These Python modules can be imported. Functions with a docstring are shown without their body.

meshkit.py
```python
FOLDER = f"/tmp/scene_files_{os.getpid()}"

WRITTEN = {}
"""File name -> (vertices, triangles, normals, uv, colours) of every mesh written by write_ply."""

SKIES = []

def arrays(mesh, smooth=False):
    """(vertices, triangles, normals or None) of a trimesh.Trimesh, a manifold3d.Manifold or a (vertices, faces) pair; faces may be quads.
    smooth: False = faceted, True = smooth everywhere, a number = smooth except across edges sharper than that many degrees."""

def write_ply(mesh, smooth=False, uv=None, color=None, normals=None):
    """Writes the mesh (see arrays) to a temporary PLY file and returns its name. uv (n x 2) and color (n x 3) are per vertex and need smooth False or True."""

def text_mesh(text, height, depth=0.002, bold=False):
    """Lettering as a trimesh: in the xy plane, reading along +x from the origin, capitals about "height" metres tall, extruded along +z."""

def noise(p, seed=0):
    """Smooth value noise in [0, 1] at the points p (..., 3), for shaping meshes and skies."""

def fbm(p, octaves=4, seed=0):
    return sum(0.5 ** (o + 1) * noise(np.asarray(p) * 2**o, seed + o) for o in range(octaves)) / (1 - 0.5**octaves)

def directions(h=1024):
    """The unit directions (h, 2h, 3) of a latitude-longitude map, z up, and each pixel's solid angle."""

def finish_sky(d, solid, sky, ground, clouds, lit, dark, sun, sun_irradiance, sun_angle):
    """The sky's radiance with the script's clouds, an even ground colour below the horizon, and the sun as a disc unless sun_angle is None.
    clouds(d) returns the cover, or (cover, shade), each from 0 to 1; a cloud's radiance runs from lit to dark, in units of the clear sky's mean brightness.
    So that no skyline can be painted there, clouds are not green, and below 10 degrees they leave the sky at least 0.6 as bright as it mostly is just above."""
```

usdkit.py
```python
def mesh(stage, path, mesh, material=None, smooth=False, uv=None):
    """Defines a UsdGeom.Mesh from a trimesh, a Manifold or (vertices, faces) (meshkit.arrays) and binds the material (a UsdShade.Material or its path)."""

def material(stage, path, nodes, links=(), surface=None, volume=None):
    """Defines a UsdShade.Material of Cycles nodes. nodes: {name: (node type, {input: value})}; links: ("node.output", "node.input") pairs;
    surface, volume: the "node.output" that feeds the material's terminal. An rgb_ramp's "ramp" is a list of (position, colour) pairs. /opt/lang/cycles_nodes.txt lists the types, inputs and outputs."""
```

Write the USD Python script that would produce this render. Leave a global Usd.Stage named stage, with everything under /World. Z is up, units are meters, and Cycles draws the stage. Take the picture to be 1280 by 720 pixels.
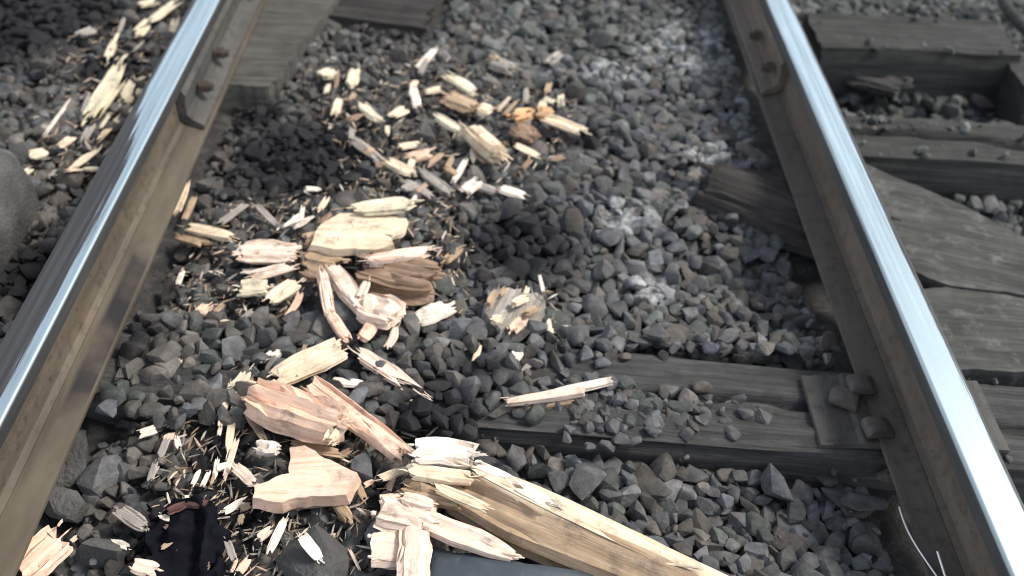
import math
import numpy as np
import trimesh
import manifold3d as m3
from scipy.spatial import cKDTree
from shapely.geometry import Polygon, Point
from pxr import Usd, UsdGeom, UsdLux, UsdShade, Gf, Sdf, Vt
import usdkit
from meshkit import noise, fbm

stage = Usd.Stage.CreateInMemory()
UsdGeom.SetStageUpAxis(stage, 'Z')
W = UsdGeom.Xform.Define(stage, '/World')
stage.SetDefaultPrim(W.GetPrim())
UsdGeom.Scope.Define(stage, '/World/Looks')

# ------------------------------------------------------------------ camera, sky, sun, exposure
F, PITCH, YAW, ROLL, CX, CH = 1142.5, 0.7602, 0.0436, 0.0715, -0.0187, 1.2835   # F in photograph pixels (1280 wide)
fw = np.array([math.sin(YAW) * math.cos(PITCH), math.cos(YAW) * math.cos(PITCH), -math.sin(PITCH)])
r0 = np.array([math.cos(YAW), -math.sin(YAW), 0.0])
u0 = np.cross(r0, fw)
rt = math.cos(ROLL) * r0 + math.sin(ROLL) * u0
up = np.cross(rt, fw)
EYE = np.array([CX, 0.0, CH])
cam = UsdGeom.Camera.Define(stage, '/World/camera')
M = np.eye(4)
M[0, :3], M[1, :3], M[2, :3], M[3, :3] = rt, up, -fw, EYE
cam.AddTransformOp().Set(Gf.Matrix4d(*M.ravel().tolist()))
cam.CreateHorizontalApertureAttr(36.0)
cam.CreateVerticalApertureAttr(20.25)
FOC = F / 1280 * 36
cam.CreateFocalLengthAttr(FOC)
cam.CreateClippingRangeAttr((0.05, 500.0))
cam.CreateFStopAttr(FOC / 13.0)        # lens opening of about 13 mm
cam.CreateFocusDistanceAttr(1.40)
cam.CreateExposureAttr(1.4)

SUN_AZ, SUN_EL = math.radians(78), math.radians(50)      # azimuth from +y towards +x
sx, sy, sz = math.sin(SUN_AZ) * math.cos(SUN_EL), math.cos(SUN_AZ) * math.cos(SUN_EL), math.sin(SUN_EL)
skymat = usdkit.material(stage, '/World/Looks/sky_look', {
    's': ('sky_texture', {'sky_type': 'single_scattering', 'sun_disc': False, 'sun_elevation': SUN_EL, 'sun_rotation': math.atan2(sx, sy), 'altitude': 100.0}),
    'm': ('hsv', {'saturation': 0.45, 'value': 1.0}),
    'b': ('background_shader', {'strength': 0.105})},
    [('s.color', 'm.color'), ('m.color', 'b.color')], surface='b.background')
dome = UsdLux.DomeLight.Define(stage, '/World/sky')
UsdShade.MaterialBindingAPI.Apply(dome.GetPrim()).Bind(skymat)
dome.GetPrim().SetCustomDataByKey('kind', 'structure')
sun = UsdLux.DistantLight.Define(stage, '/World/sun')
sun.CreateNormalizeAttr(True)
sun.CreateIntensityAttr(0.46)
sun.CreateAngleAttr(14.0)
sun.CreateColorAttr(Gf.Vec3f(1.0, 0.95, 0.87))
sun.AddRotateXYZOp().Set(Gf.Vec3f(math.degrees(math.pi / 2 - SUN_EL), 0, math.degrees(-SUN_AZ) + 180))
_m = UsdGeom.Xformable(sun).GetLocalTransformation()
_d = _m.TransformDir(Gf.Vec3d(0, 0, 1))
if _d * Gf.Vec3d(sx, sy, sz) < 0.99:
    z = Gf.Vec3d(sx, sy, sz); x = Gf.Cross(Gf.Vec3d(0, 0, 1), z).GetNormalized(); y = Gf.Cross(z, x)
    sun.ClearXformOpOrder()
    sun.GetPrim().RemoveProperty('xformOp:rotateXYZ')
    sun.AddTransformOp().Set(Gf.Matrix4d(*x, 0, *y, 0, *z, 0, 0, 0, 0, 1))

# ------------------------------------------------------------------ helpers
used = {}
def numbered(path):
    n = used.get(path, -1) + 1
    used[path] = n
    return path if n == 0 else f'{path}_{n:03d}'

def tag(p, label=None, cat=None, group=None, kind=None):
    p = p.GetPrim() if hasattr(p, 'GetPrim') else p
    for k, v in (('label', label), ('category', cat), ('group', group), ('kind', kind)):
        if v:
            p.SetCustomDataByKey(k, v)
    return p

def matrix(x, y, z, o):
    A = np.eye(4)
    A[0, :3], A[1, :3], A[2, :3], A[3, :3] = x, y, z, o
    return Gf.Matrix4d(*A.ravel().tolist())

def xform(name, o=(0, 0, 0), parent='/World', mat=None):
    x = UsdGeom.Xform.Define(stage, numbered(f'{parent}/{name}'))
    x.AddTransformOp().Set(mat if mat is not None else Gf.Matrix4d().SetTranslate(Gf.Vec3d(*map(float, o))))
    return x

def put(name, mesh, look, parent='/World', mat=None, smooth=30):
    path = str(parent.GetPath()) if hasattr(parent, 'GetPath') else parent
    m = usdkit.mesh(stage, numbered(f'{path}/{name}'), mesh, LOOK[look], smooth=smooth)
    if mat is not None:
        m.AddTransformOp().Set(mat)
    return m

def at(px, py, z=0.0):
    """Where the sight line through a photograph pixel meets the level z."""
    d = fw + (px - 640) / F * rt - (py - 360) / F * up
    return EYE + d * ((z - EYE[2]) / d[2])

def px_of(P):
    d = np.asarray(P) - EYE
    z = d @ fw
    return np.stack([640 + F * (d @ rt) / z, 360 - F * (d @ up) / z, z], -1)

def ground_z(x, y):
    x, y = np.asarray(x, float), np.asarray(y, float)
    p = np.stack([x * 3, y * 3, np.zeros_like(x)], -1)
    g = -0.034 + 0.022 * (fbm(p, 3, 5) - 0.5)
    dip = lambda cx, cy, rx, ry, a: a * np.exp(-((x - cx) / rx) ** 2 - ((y - cy) / ry) ** 2)
    g = g + dip(0.55, 0.86, 0.33, 0.10, -0.050) + dip(0.66, 1.46, 0.20, 0.10, -0.055) + dip(-0.30, 1.25, 0.30, 0.75, 0.006) + dip(-0.665, 1.4, 0.05, 3.0, -0.03) + dip(-0.88, 2.1, 0.06, 0.8, -0.05)
    s = np.clip((x - 0.80) / 0.10, 0, 1)
    g = g - 0.075 * s * s * (3 - 2 * s)
    g = g + dip(1.25, 2.33, 0.45, 0.09, -0.10) + dip(1.2, 1.80, 0.4, 0.05, -0.04)
    s = np.clip((-x - 0.80) / 0.15, 0, 1)
    return g + 0.015 * s

# ------------------------------------------------------------------ materials
LOOK = {}
def look(name, nodes, links, surface='p.BSDF'):
    LOOK[name] = usdkit.material(stage, f'/World/Looks/{name}', nodes, links, surface=surface)

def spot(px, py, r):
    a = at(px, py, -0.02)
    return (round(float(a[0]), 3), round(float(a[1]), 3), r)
STAINS_AND_SHADE = [spot(*a) for a in ((375, 195, .20), (655, 308, .14), (545, 535, .10), (598, 478, .07), (160, 440, .08), (235, 672, .12), (20, 20, .34), (505, 22, .13), (320, 135, .09), (105, 520, .06), (270, 570, .05), (735, 172, .05), (690, 450, .05), (55, 345, .14), (130, 90, .10), (430, 470, .06), (300, 650, .06))]  # oil and soot, plus painted shade at top left corner and under a lath
SCUFFS = [spot(*a) for a in ((855, 60, .15), (885, 190, .07), (785, 270, .07), (815, 360, .05), (770, 90, .09))]

def stone_look(name, lo, hi):
    """Crushed stone: every stone has a tone of its own, speckled, with oil soaked patches, painted shade patches and scuffed pale patches on the bed."""
    lo, hi = [tuple(0.78 * k_ * c for k_, c in zip((1.0, 1.0, 1.0), q_)) for q_ in (tuple(.8 * a + .2 * b for a, b in zip(lo, hi)), tuple(.85 * b + .15 * a for a, b in zip(lo, hi)))]
    blobs, pale = STAINS_AND_SHADE, SCUFFS
    n = {'oi': ('object_info', {}), 'tc': ('geometry', {}), 'ob': ('texture_coordinate', {}),
         'ra': ('rgb_ramp', {'ramp': [(0, lo), (0.55, tuple((a + b) / 2 * 0.9 for a, b in zip(lo, hi))), (0.86, hi), (1.0, tuple(min(1, c * 1.35) for c in hi))]}),
         'nz': ('noise_texture', {'scale': 55.0, 'detail': 4.0, 'roughness': 0.65}),
         'sp': ('rgb_ramp', {'ramp': [(0.25, (0.50, 0.50, 0.51)), (0.5, (1, 1, 1)), (0.75, (1.65, 1.62, 1.56))]}),
         'mu': ('mix', {'mix_type': 'multiply', 'fac': 0.9}),
         'wn': ('noise_texture', {'scale': 7.0, 'detail': 3.0}), 'w2': ('noise_texture', {'scale': 26.0, 'detail': 5.0, 'roughness': 0.7}),
         'b1': ('noise_texture', {'scale': 160.0, 'detail': 4.0, 'roughness': 0.6}),
         'bu': ('bump', {'strength': 0.5, 'distance': 0.004}),
         'p': ('principled_bsdf', {'roughness': 0.78, 'specular_ior_level': 0.22})}
    l = [('oi.random', 'ra.fac'), ('tc.position', 'nz.vector'), ('nz.fac', 'sp.fac'), ('ra.color', 'mu.color1'), ('sp.color', 'mu.color2'), ('tc.position', 'wn.vector'), ('tc.position', 'w2.vector'),
         ('tc.position', 'b1.vector'), ('b1.fac', 'bu.height'), ('bu.normal', 'p.normal')]
    last = 'mu.color'
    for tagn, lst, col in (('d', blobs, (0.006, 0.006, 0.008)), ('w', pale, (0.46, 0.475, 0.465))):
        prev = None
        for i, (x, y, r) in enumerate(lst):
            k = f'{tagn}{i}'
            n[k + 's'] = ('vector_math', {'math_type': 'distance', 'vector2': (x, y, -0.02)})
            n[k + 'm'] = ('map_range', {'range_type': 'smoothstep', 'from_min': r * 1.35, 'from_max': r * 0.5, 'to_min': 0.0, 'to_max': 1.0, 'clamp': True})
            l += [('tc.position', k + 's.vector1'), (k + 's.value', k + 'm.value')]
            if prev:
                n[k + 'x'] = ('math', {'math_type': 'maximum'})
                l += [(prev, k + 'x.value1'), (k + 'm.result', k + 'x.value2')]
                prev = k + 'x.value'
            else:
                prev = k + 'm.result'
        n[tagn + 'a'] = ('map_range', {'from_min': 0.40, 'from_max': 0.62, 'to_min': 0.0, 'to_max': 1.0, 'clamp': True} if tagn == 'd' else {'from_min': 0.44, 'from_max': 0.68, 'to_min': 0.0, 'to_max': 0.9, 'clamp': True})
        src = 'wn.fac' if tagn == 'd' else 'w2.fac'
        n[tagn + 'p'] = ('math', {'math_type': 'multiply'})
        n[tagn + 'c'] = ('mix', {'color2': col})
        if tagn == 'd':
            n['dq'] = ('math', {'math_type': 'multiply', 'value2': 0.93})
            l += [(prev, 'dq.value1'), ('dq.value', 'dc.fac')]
        else:
            l += [(src, tagn + 'a.value'), (tagn + 'a.result', tagn + 'p.value1'), (prev, tagn + 'p.value2'), (tagn + 'p.value', tagn + 'c.fac')]
        l.append((last, tagn + 'c.color1'))
        last = tagn + 'c.color'
    n.pop('da', None); n.pop('dp', None)
    l.append((last, 'p.base_color'))
    look(name, n, l)

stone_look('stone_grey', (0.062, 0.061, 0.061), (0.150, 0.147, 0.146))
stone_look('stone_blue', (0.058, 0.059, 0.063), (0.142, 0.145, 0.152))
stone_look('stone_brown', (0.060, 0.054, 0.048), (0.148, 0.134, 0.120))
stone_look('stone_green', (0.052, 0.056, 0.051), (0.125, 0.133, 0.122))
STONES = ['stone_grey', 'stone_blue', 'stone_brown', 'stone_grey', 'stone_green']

look('soil_look', {'g': ('geometry', {}), 'n': ('noise_texture', {'scale': 28.0, 'detail': 6.0, 'roughness': 0.7}),
                   'r': ('rgb_ramp', {'ramp': [(0.30, (0.008, 0.008, 0.008)), (0.5, (0.026, 0.024, 0.022)), (0.72, (0.075, 0.068, 0.060))]}),
                   'n2': ('noise_texture', {'scale': 220.0, 'detail': 5.0}), 'b': ('bump', {'strength': 0.8, 'distance': 0.006}), 'p': ('principled_bsdf', {'roughness': 0.9})},
     [('g.position', 'n.vector'), ('n.fac', 'r.fac'), ('r.color', 'p.base_color'), ('g.position', 'n2.vector'), ('n2.fac', 'b.height'), ('b.normal', 'p.normal')])

def wood_look(name, c_lo, c_mid, c_hi, rough=0.7, stretch=(4, 55, 55), bump=0.6, dist=0.003, dirt=0.25, dirt_col=(0.10, 0.085, 0.07)):
    if name.startswith('wood'):
        c_lo = tuple(.5 * a + .5 * b for a, b in zip(c_lo, c_mid))
        c_lo, c_mid, c_hi = [tuple(k * v for k, v in zip((.93, .875, .82), c)) for c in (c_lo, c_mid, c_hi)]
    look(name, {'t': ('texture_coordinate', {}), 'm': ('mapping', {'scale': stretch}),
                'n': ('noise_texture', {'scale': 2.2, 'detail': 6.0, 'roughness': 0.62, 'distortion': 0.35}),
                'r': ('rgb_ramp', {'ramp': [(0.28, c_lo), (0.5, c_mid), (0.68, c_hi)]}),
                'd': ('noise_texture', {'scale': 22.0, 'detail': 5.0, 'roughness': 0.7}), 'g': ('geometry', {}),
                'dr': ('map_range', {'from_min': 0.53, 'from_max': 0.72, 'to_min': 0.0, 'to_max': dirt * 3.0, 'clamp': True}),
                'x': ('mix', {'color2': dirt_col}), 'lw': ('noise_texture', {'scale': 13.0, 'detail': 4.0, 'roughness': 0.6}), 'lr': ('map_range', {'from_min': 0.48, 'from_max': 0.70, 'to_min': 0.0, 'to_max': 0.55, 'clamp': True}), 'lx': ('mix', {'color2': tuple(.42 * v for v in c_mid)}), 'mf': ('mapping', {'scale': (stretch[0] * 0.9, stretch[1] * 2.6, stretch[2] * 2.6)}), 'nf': ('noise_texture', {'scale': 1.6, 'detail': 3.0, 'distortion': 0.6}),
                'rf': ('rgb_ramp', {'ramp': [(0.30, (0.62, 0.55, 0.47)), (0.42, (1, 1, 1)), (1.0, (1, 1, 1))]}), 'mf2': ('mix', {'mix_type': 'multiply', 'fac': 0.8}),
                'n2': ('noise_texture', {'scale': 7.0, 'detail': 4.0, 'roughness': 0.7}),
                'b': ('bump', {'strength': bump, 'distance': dist}), 'p': ('principled_bsdf', {'roughness': rough, 'specular_ior_level': 0.3})},
         [('t.object', 'm.vector'), ('m.vector', 'n.vector'), ('n.fac', 'r.fac'), ('g.position', 'd.vector'), ('d.fac', 'dr.value'), ('dr.result', 'x.fac'), ('t.object', 'mf.vector'), ('mf.vector', 'nf.vector'), ('nf.fac', 'rf.fac'), ('r.color', 'mf2.color1'), ('rf.color', 'mf2.color2'), ('t.object', 'lw.vector'), ('lw.fac', 'lr.value'), ('lr.result', 'lx.fac'), ('mf2.color', 'lx.color1'), ('lx.color', 'x.color1'), ('x.color', 'p.base_color'),
          ('m.vector', 'n2.vector'), ('n2.fac', 'b.height'), ('b.normal', 'p.normal')])

wood_look('wood_cream', (0.50, 0.39, 0.26), (0.74, 0.63, 0.47), (0.82, 0.74, 0.60))
wood_look('wood_yellow', (0.46, 0.42, 0.30), (0.68, 0.63, 0.48), (0.79, 0.75, 0.62))
wood_look('wood_peach', (0.52, 0.34, 0.24), (0.76, 0.55, 0.43), (0.85, 0.67, 0.56))
wood_look('wood_pink', (0.54, 0.41, 0.33), (0.76, 0.62, 0.52), (0.84, 0.74, 0.65))
wood_look('wood_orange', (0.38, 0.20, 0.09), (0.66, 0.40, 0.20), (0.74, 0.52, 0.32))
wood_look('wood_tan', (0.20, 0.145, 0.09), (0.40, 0.30, 0.20), (0.54, 0.43, 0.31))
wood_look('wood_grey', (0.15, 0.14, 0.125), (0.30, 0.285, 0.26), (0.46, 0.44, 0.40))
wood_look('wood_white', (0.52, 0.47, 0.41), (0.77, 0.71, 0.63), (0.85, 0.81, 0.75))
wood_look('bark_brown', (0.10, 0.062, 0.038), (0.25, 0.165, 0.108), (0.40, 0.285, 0.20), bump=0.8)
wood_look('tie_grey', (0.024, 0.024, 0.023), (0.056, 0.055, 0.053), (0.092, 0.090, 0.086), stretch=(2.5, 40, 40), rough=0.85, bump=0.9, dist=0.006, dirt=0.2, dirt_col=(0.03, 0.03, 0.028))
wood_look('tie_dark', (0.016, 0.014, 0.013), (0.036, 0.032, 0.029), (0.062, 0.056, 0.051), stretch=(2.5, 40, 40), rough=0.85, bump=0.9, dist=0.006, dirt=0.2, dirt_col=(0.02, 0.02, 0.02))
wood_look('tie_green', (0.018, 0.018, 0.016), (0.038, 0.038, 0.034), (0.063, 0.063, 0.056), stretch=(2.5, 34, 34), rough=0.85, bump=0.9, dist=0.006, dirt=0.2, dirt_col=(0.02, 0.025, 0.02))
wood_look('tie_dusty', (0.025, 0.026, 0.023), (0.050, 0.051, 0.045), (0.078, 0.079, 0.070), stretch=(3, 26, 26), rough=0.9, bump=0.5, dist=0.004, dirt=0.3, dirt_col=(0.125, 0.122, 0.112))
wood_look('tie_pale', (0.036, 0.034, 0.029), (0.068, 0.066, 0.056), (0.098, 0.096, 0.083), stretch=(2.5, 30, 30), rough=0.85, bump=0.7, dist=0.004, dirt=0.2, dirt_col=(0.06, 0.055, 0.05))

def rust_look(name, lo, mid, hi, rough=0.68, metallic=0.0):
    """Dusty rust: long soft streaks, blotches of darker scale and orange bloom, pits."""
    n = {'g': ('geometry', {}), 'm': ('mapping', {'scale': (14, 2.2, 14)}), 'n': ('noise_texture', {'scale': 1.6, 'detail': 7.0, 'roughness': 0.65}),
         'r': ('rgb_ramp', {'ramp': [(0.3, lo), (0.5, mid), (0.72, hi)]}), 'n2': ('noise_texture', {'scale': 110.0, 'detail': 6.0, 'roughness': 0.7}),
         'f': ('noise_texture', {'scale': 38.0, 'detail': 6.0, 'roughness': 0.72}), 'fr': ('map_range', {'from_min': 0.52, 'from_max': 0.66, 'to_min': 0.0, 'to_max': 0.6, 'clamp': True}), 'fx': ('mix', {'color2': tuple(0.5 * c for c in lo)}),
         'o': ('noise_texture', {'scale': 17.0, 'detail': 6.0, 'roughness': 0.7}), 'orr': ('map_range', {'from_min': 0.54, 'from_max': 0.70, 'to_min': 0.0, 'to_max': 0.5, 'clamp': True}), 'ox': ('mix', {'color2': (hi[0] * 1.15, hi[1] * 0.86, hi[2] * 0.62)}),
         'b': ('bump', {'strength': 0.5, 'distance': 0.003}), 'p': ('principled_bsdf', {'roughness': rough, 'metallic': metallic, 'specular_ior_level': 0.3})}
    l = [('g.position', 'm.vector'), ('m.vector', 'n.vector'), ('n.fac', 'r.fac'), ('g.position', 'n2.vector'), ('n2.fac', 'b.height'), ('b.normal', 'p.normal'), ('g.position', 'f.vector'), ('f.fac', 'fr.value'), ('fr.result', 'fx.fac'),
         ('g.position', 'o.vector'), ('o.fac', 'orr.value'), ('orr.result', 'ox.fac'), ('r.color', 'ox.color1'), ('ox.color', 'fx.color1'), ('fx.color', 'p.base_color')]
    look(name, n, l)

rust_look('rust_warm', (0.054, 0.043, 0.030), (0.082, 0.066, 0.047), (0.114, 0.094, 0.069))
rust_look('rust_dull', (0.056, 0.043, 0.033), (0.082, 0.064, 0.050), (0.112, 0.090, 0.073))
look('rust_foot', {'g': ('geometry', {}), 'm': ('mapping', {'scale': (14, 2.2, 14)}), 'n': ('noise_texture', {'scale': 1.6, 'detail': 7.0, 'roughness': 0.65}), 's': ('separate_xyz', {}),
     'r': ('rgb_ramp', {'ramp': [(0.3, (0.050, 0.040, 0.029)), (0.5, (0.075, 0.061, 0.044)), (0.72, (0.106, 0.089, 0.066))]}),
     'wn': ('noise_texture', {'scale': 5.0, 'detail': 4.0}), 'w1': ('math', {'math_type': 'multiply_add', 'value2': 0.9, 'value3': -0.45}), 'ya': ('math', {'math_type': 'add'}),
     'ym': ('map_range', {'range_type': 'smoothstep', 'from_min': 1.46, 'from_max': 1.24, 'to_min': 0.0, 'to_max': 1.0, 'clamp': True}),
     'xa': ('map_range', {'range_type': 'smoothstep', 'from_min': -0.751 + 0.026, 'from_max': -0.751 + 0.036, 'to_min': 0.0, 'to_max': 1.0, 'clamp': True}),
     'xb': ('map_range', {'range_type': 'smoothstep', 'from_min': -0.751 + 0.0635, 'from_max': -0.751 + 0.0615, 'to_min': 0.0, 'to_max': 1.0, 'clamp': True}),
     'k1': ('math', {'math_type': 'multiply'}), 'k2': ('math', {'math_type': 'multiply'}), 'yl': ('map_range', {'range_type': 'smoothstep', 'from_min': 0.98, 'from_max': 1.16, 'to_min': 0.0, 'to_max': 1.0, 'clamp': True}), 'k3': ('math', {'math_type': 'multiply'}), 'x': ('mix', {'color2': (0.016, 0.015, 0.016)}), 'p': ('principled_bsdf', {'roughness': 0.75, 'specular_ior_level': 0.2})},
     [('g.position', 'm.vector'), ('m.vector', 'n.vector'), ('n.fac', 'r.fac'), ('g.position', 's.vector'), ('g.position', 'wn.vector'), ('wn.fac', 'w1.value1'), ('s.y', 'ya.value1'), ('w1.value', 'ya.value2'), ('ya.value', 'ym.value'),
      ('s.x', 'xa.value'), ('s.x', 'xb.value'), ('xa.result', 'k1.value1'), ('xb.result', 'k1.value2'), ('k1.value', 'k2.value1'), ('ym.result', 'k2.value2'), ('ya.value', 'yl.value'), ('k2.value', 'k3.value1'), ('yl.result', 'k3.value2'), ('k3.value', 'x.fac'), ('r.color', 'x.color1'), ('x.color', 'p.base_color')])
rust_look('rust_foot_dull', (0.048, 0.040, 0.032), (0.070, 0.059, 0.048), (0.096, 0.083, 0.069))
rust_look('rust_plate', (0.036, 0.033, 0.029), (0.056, 0.053, 0.047), (0.080, 0.076, 0.068))
rust_look('rust_spike', (0.030, 0.026, 0.023), (0.050, 0.043, 0.038), (0.075, 0.065, 0.058))
rust_look('rust_bolt', (0.020, 0.014, 0.010), (0.05, 0.036, 0.026), (0.09, 0.065, 0.048))
look('wire_steel', {'p': ('principled_bsdf', {'base_color': (0.75, 0.74, 0.72), 'metallic': 0.9, 'roughness': 0.28})}, [])
look('slate_sheet', {'g': ('geometry', {}), 'n': ('noise_texture', {'scale': 22.0, 'detail': 7.0, 'roughness': 0.7}), 'r': ('rgb_ramp', {'ramp': [(0.3, (0.026, 0.034, 0.042)), (0.55, (0.040, 0.050, 0.060)), (0.72, (0.066, 0.073, 0.080))]}),
                     'n2': ('noise_texture', {'scale': 90.0, 'detail': 3.0}), 'b': ('bump', {'strength': 0.15, 'distance': 0.002}), 'p': ('principled_bsdf', {'roughness': 0.55})},
     [('g.position', 'n.vector'), ('n.fac', 'r.fac'), ('r.color', 'p.base_color'), ('g.position', 'n2.vector'), ('n2.fac', 'b.height'), ('b.normal', 'p.normal')])
look('black_cloth', {'g': ('geometry', {}), 'n': ('noise_texture', {'scale': 30.0, 'detail': 5.0}), 'r': ('rgb_ramp', {'ramp': [(0.3, (0.004, 0.004, 0.006)), (0.7, (0.009, 0.009, 0.013))]}),
                     'p': ('principled_bsdf', {'roughness': 0.95, 'specular_ior_level': 0.04})}, [('g.position', 'n.vector'), ('n.fac', 'r.fac'), ('r.color', 'p.base_color')])
look('red_hem', {'g': ('geometry', {}), 'n': ('noise_texture', {'scale': 40.0, 'detail': 5.0}), 'r': ('rgb_ramp', {'ramp': [(0.35, (0.035, 0.016, 0.014)), (0.7, (0.13, 0.055, 0.045))]}),
                 'p': ('principled_bsdf', {'roughness': 0.85})}, [('g.position', 'n.vector'), ('n.fac', 'r.fac'), ('r.color', 'p.base_color')])

def head_look(name, inner_x, side, full_from, strip, gain):
    """Running surface: a polished contact band with streaks; towards the near end only a strip at the gauge side is polished, the rest is coloured dark and dull."""
    n = {'g': ('geometry', {}), 's': ('separate_xyz', {}), 'm': ('mapping', {'scale': (150, 2.0, 20)}), 'n': ('noise_texture', {'scale': 1.0, 'detail': 5.0, 'roughness': 0.7}),
         'off': ('math', {'math_type': 'subtract', 'value2': inner_x}), 'sg': ('math', {'math_type': 'multiply', 'value2': float(side)}),
         'wn': ('noise_texture', {'scale': 6.0, 'detail': 3.0}),
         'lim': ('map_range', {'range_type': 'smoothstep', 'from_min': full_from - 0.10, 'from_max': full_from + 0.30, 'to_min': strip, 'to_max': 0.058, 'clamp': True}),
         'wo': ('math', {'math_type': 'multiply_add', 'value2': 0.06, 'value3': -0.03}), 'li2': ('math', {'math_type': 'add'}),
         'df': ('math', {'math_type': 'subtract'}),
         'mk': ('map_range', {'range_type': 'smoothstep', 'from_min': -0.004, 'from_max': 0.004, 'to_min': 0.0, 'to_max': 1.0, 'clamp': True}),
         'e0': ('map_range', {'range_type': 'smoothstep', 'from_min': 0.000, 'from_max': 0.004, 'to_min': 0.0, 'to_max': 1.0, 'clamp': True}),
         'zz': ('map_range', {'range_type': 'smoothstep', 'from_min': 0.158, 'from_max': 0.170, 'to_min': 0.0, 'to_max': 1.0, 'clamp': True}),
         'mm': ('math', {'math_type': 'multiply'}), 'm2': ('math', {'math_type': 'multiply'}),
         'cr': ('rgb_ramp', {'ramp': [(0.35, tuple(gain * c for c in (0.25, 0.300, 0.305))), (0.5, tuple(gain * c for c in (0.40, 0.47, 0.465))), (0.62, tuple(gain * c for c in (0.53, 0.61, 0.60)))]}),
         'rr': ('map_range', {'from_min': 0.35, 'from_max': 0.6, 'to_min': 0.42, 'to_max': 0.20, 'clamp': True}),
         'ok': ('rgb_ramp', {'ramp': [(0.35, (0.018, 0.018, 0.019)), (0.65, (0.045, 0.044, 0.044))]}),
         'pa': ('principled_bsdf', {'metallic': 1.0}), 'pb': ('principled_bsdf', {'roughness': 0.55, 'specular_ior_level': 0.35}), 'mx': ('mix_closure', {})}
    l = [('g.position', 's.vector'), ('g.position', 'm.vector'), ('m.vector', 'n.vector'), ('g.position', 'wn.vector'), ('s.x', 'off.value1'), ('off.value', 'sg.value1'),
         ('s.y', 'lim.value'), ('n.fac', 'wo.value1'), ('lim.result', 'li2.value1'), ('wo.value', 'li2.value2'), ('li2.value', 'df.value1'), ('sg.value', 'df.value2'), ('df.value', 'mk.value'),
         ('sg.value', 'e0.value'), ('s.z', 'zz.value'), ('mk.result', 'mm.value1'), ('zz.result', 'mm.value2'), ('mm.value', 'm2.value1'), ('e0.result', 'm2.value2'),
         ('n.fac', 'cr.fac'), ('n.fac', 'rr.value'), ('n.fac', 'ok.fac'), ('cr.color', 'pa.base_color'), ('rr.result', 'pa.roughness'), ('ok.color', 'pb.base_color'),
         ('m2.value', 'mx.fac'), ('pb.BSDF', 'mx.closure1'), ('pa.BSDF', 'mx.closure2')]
    look(name, n, l, 'mx.closure')

GH = 0.7175
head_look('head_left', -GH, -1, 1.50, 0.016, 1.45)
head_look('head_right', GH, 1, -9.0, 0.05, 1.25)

# ------------------------------------------------------------------ ground
xs = np.r_[np.linspace(-30, -2.6, 14), np.linspace(-2.5, 2.8, 150), np.linspace(2.9, 30, 14)]
ys = np.r_[np.linspace(-25, -0.2, 12), np.linspace(0, 4.4, 130), np.linspace(4.6, 40, 16)]
X, Y = np.meshgrid(xs, ys, indexing='ij')
Z = ground_z(X, Y) - 0.022 + 0.025 * np.exp(-((X + 0.33) / 0.28) ** 2 - ((Y - 1.3) / 0.8) ** 2) + 0.012 * (fbm(np.stack([X * 25, Y * 25, X * 0], -1), 3, 2) - 0.5)
nx, ny = X.shape
idx = np.arange(nx * ny).reshape(nx, ny)
quads = np.stack([idx[:-1, :-1], idx[1:, :-1], idx[1:, 1:], idx[:-1, 1:]], -1).reshape(-1, 4)
g = put('ground', (np.stack([X, Y, Z], -1).reshape(-1, 3), quads), 'soil_look', smooth=True)
tag(g, 'dark sooty soil under the ballast stones', 'ground', kind='structure')

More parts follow.
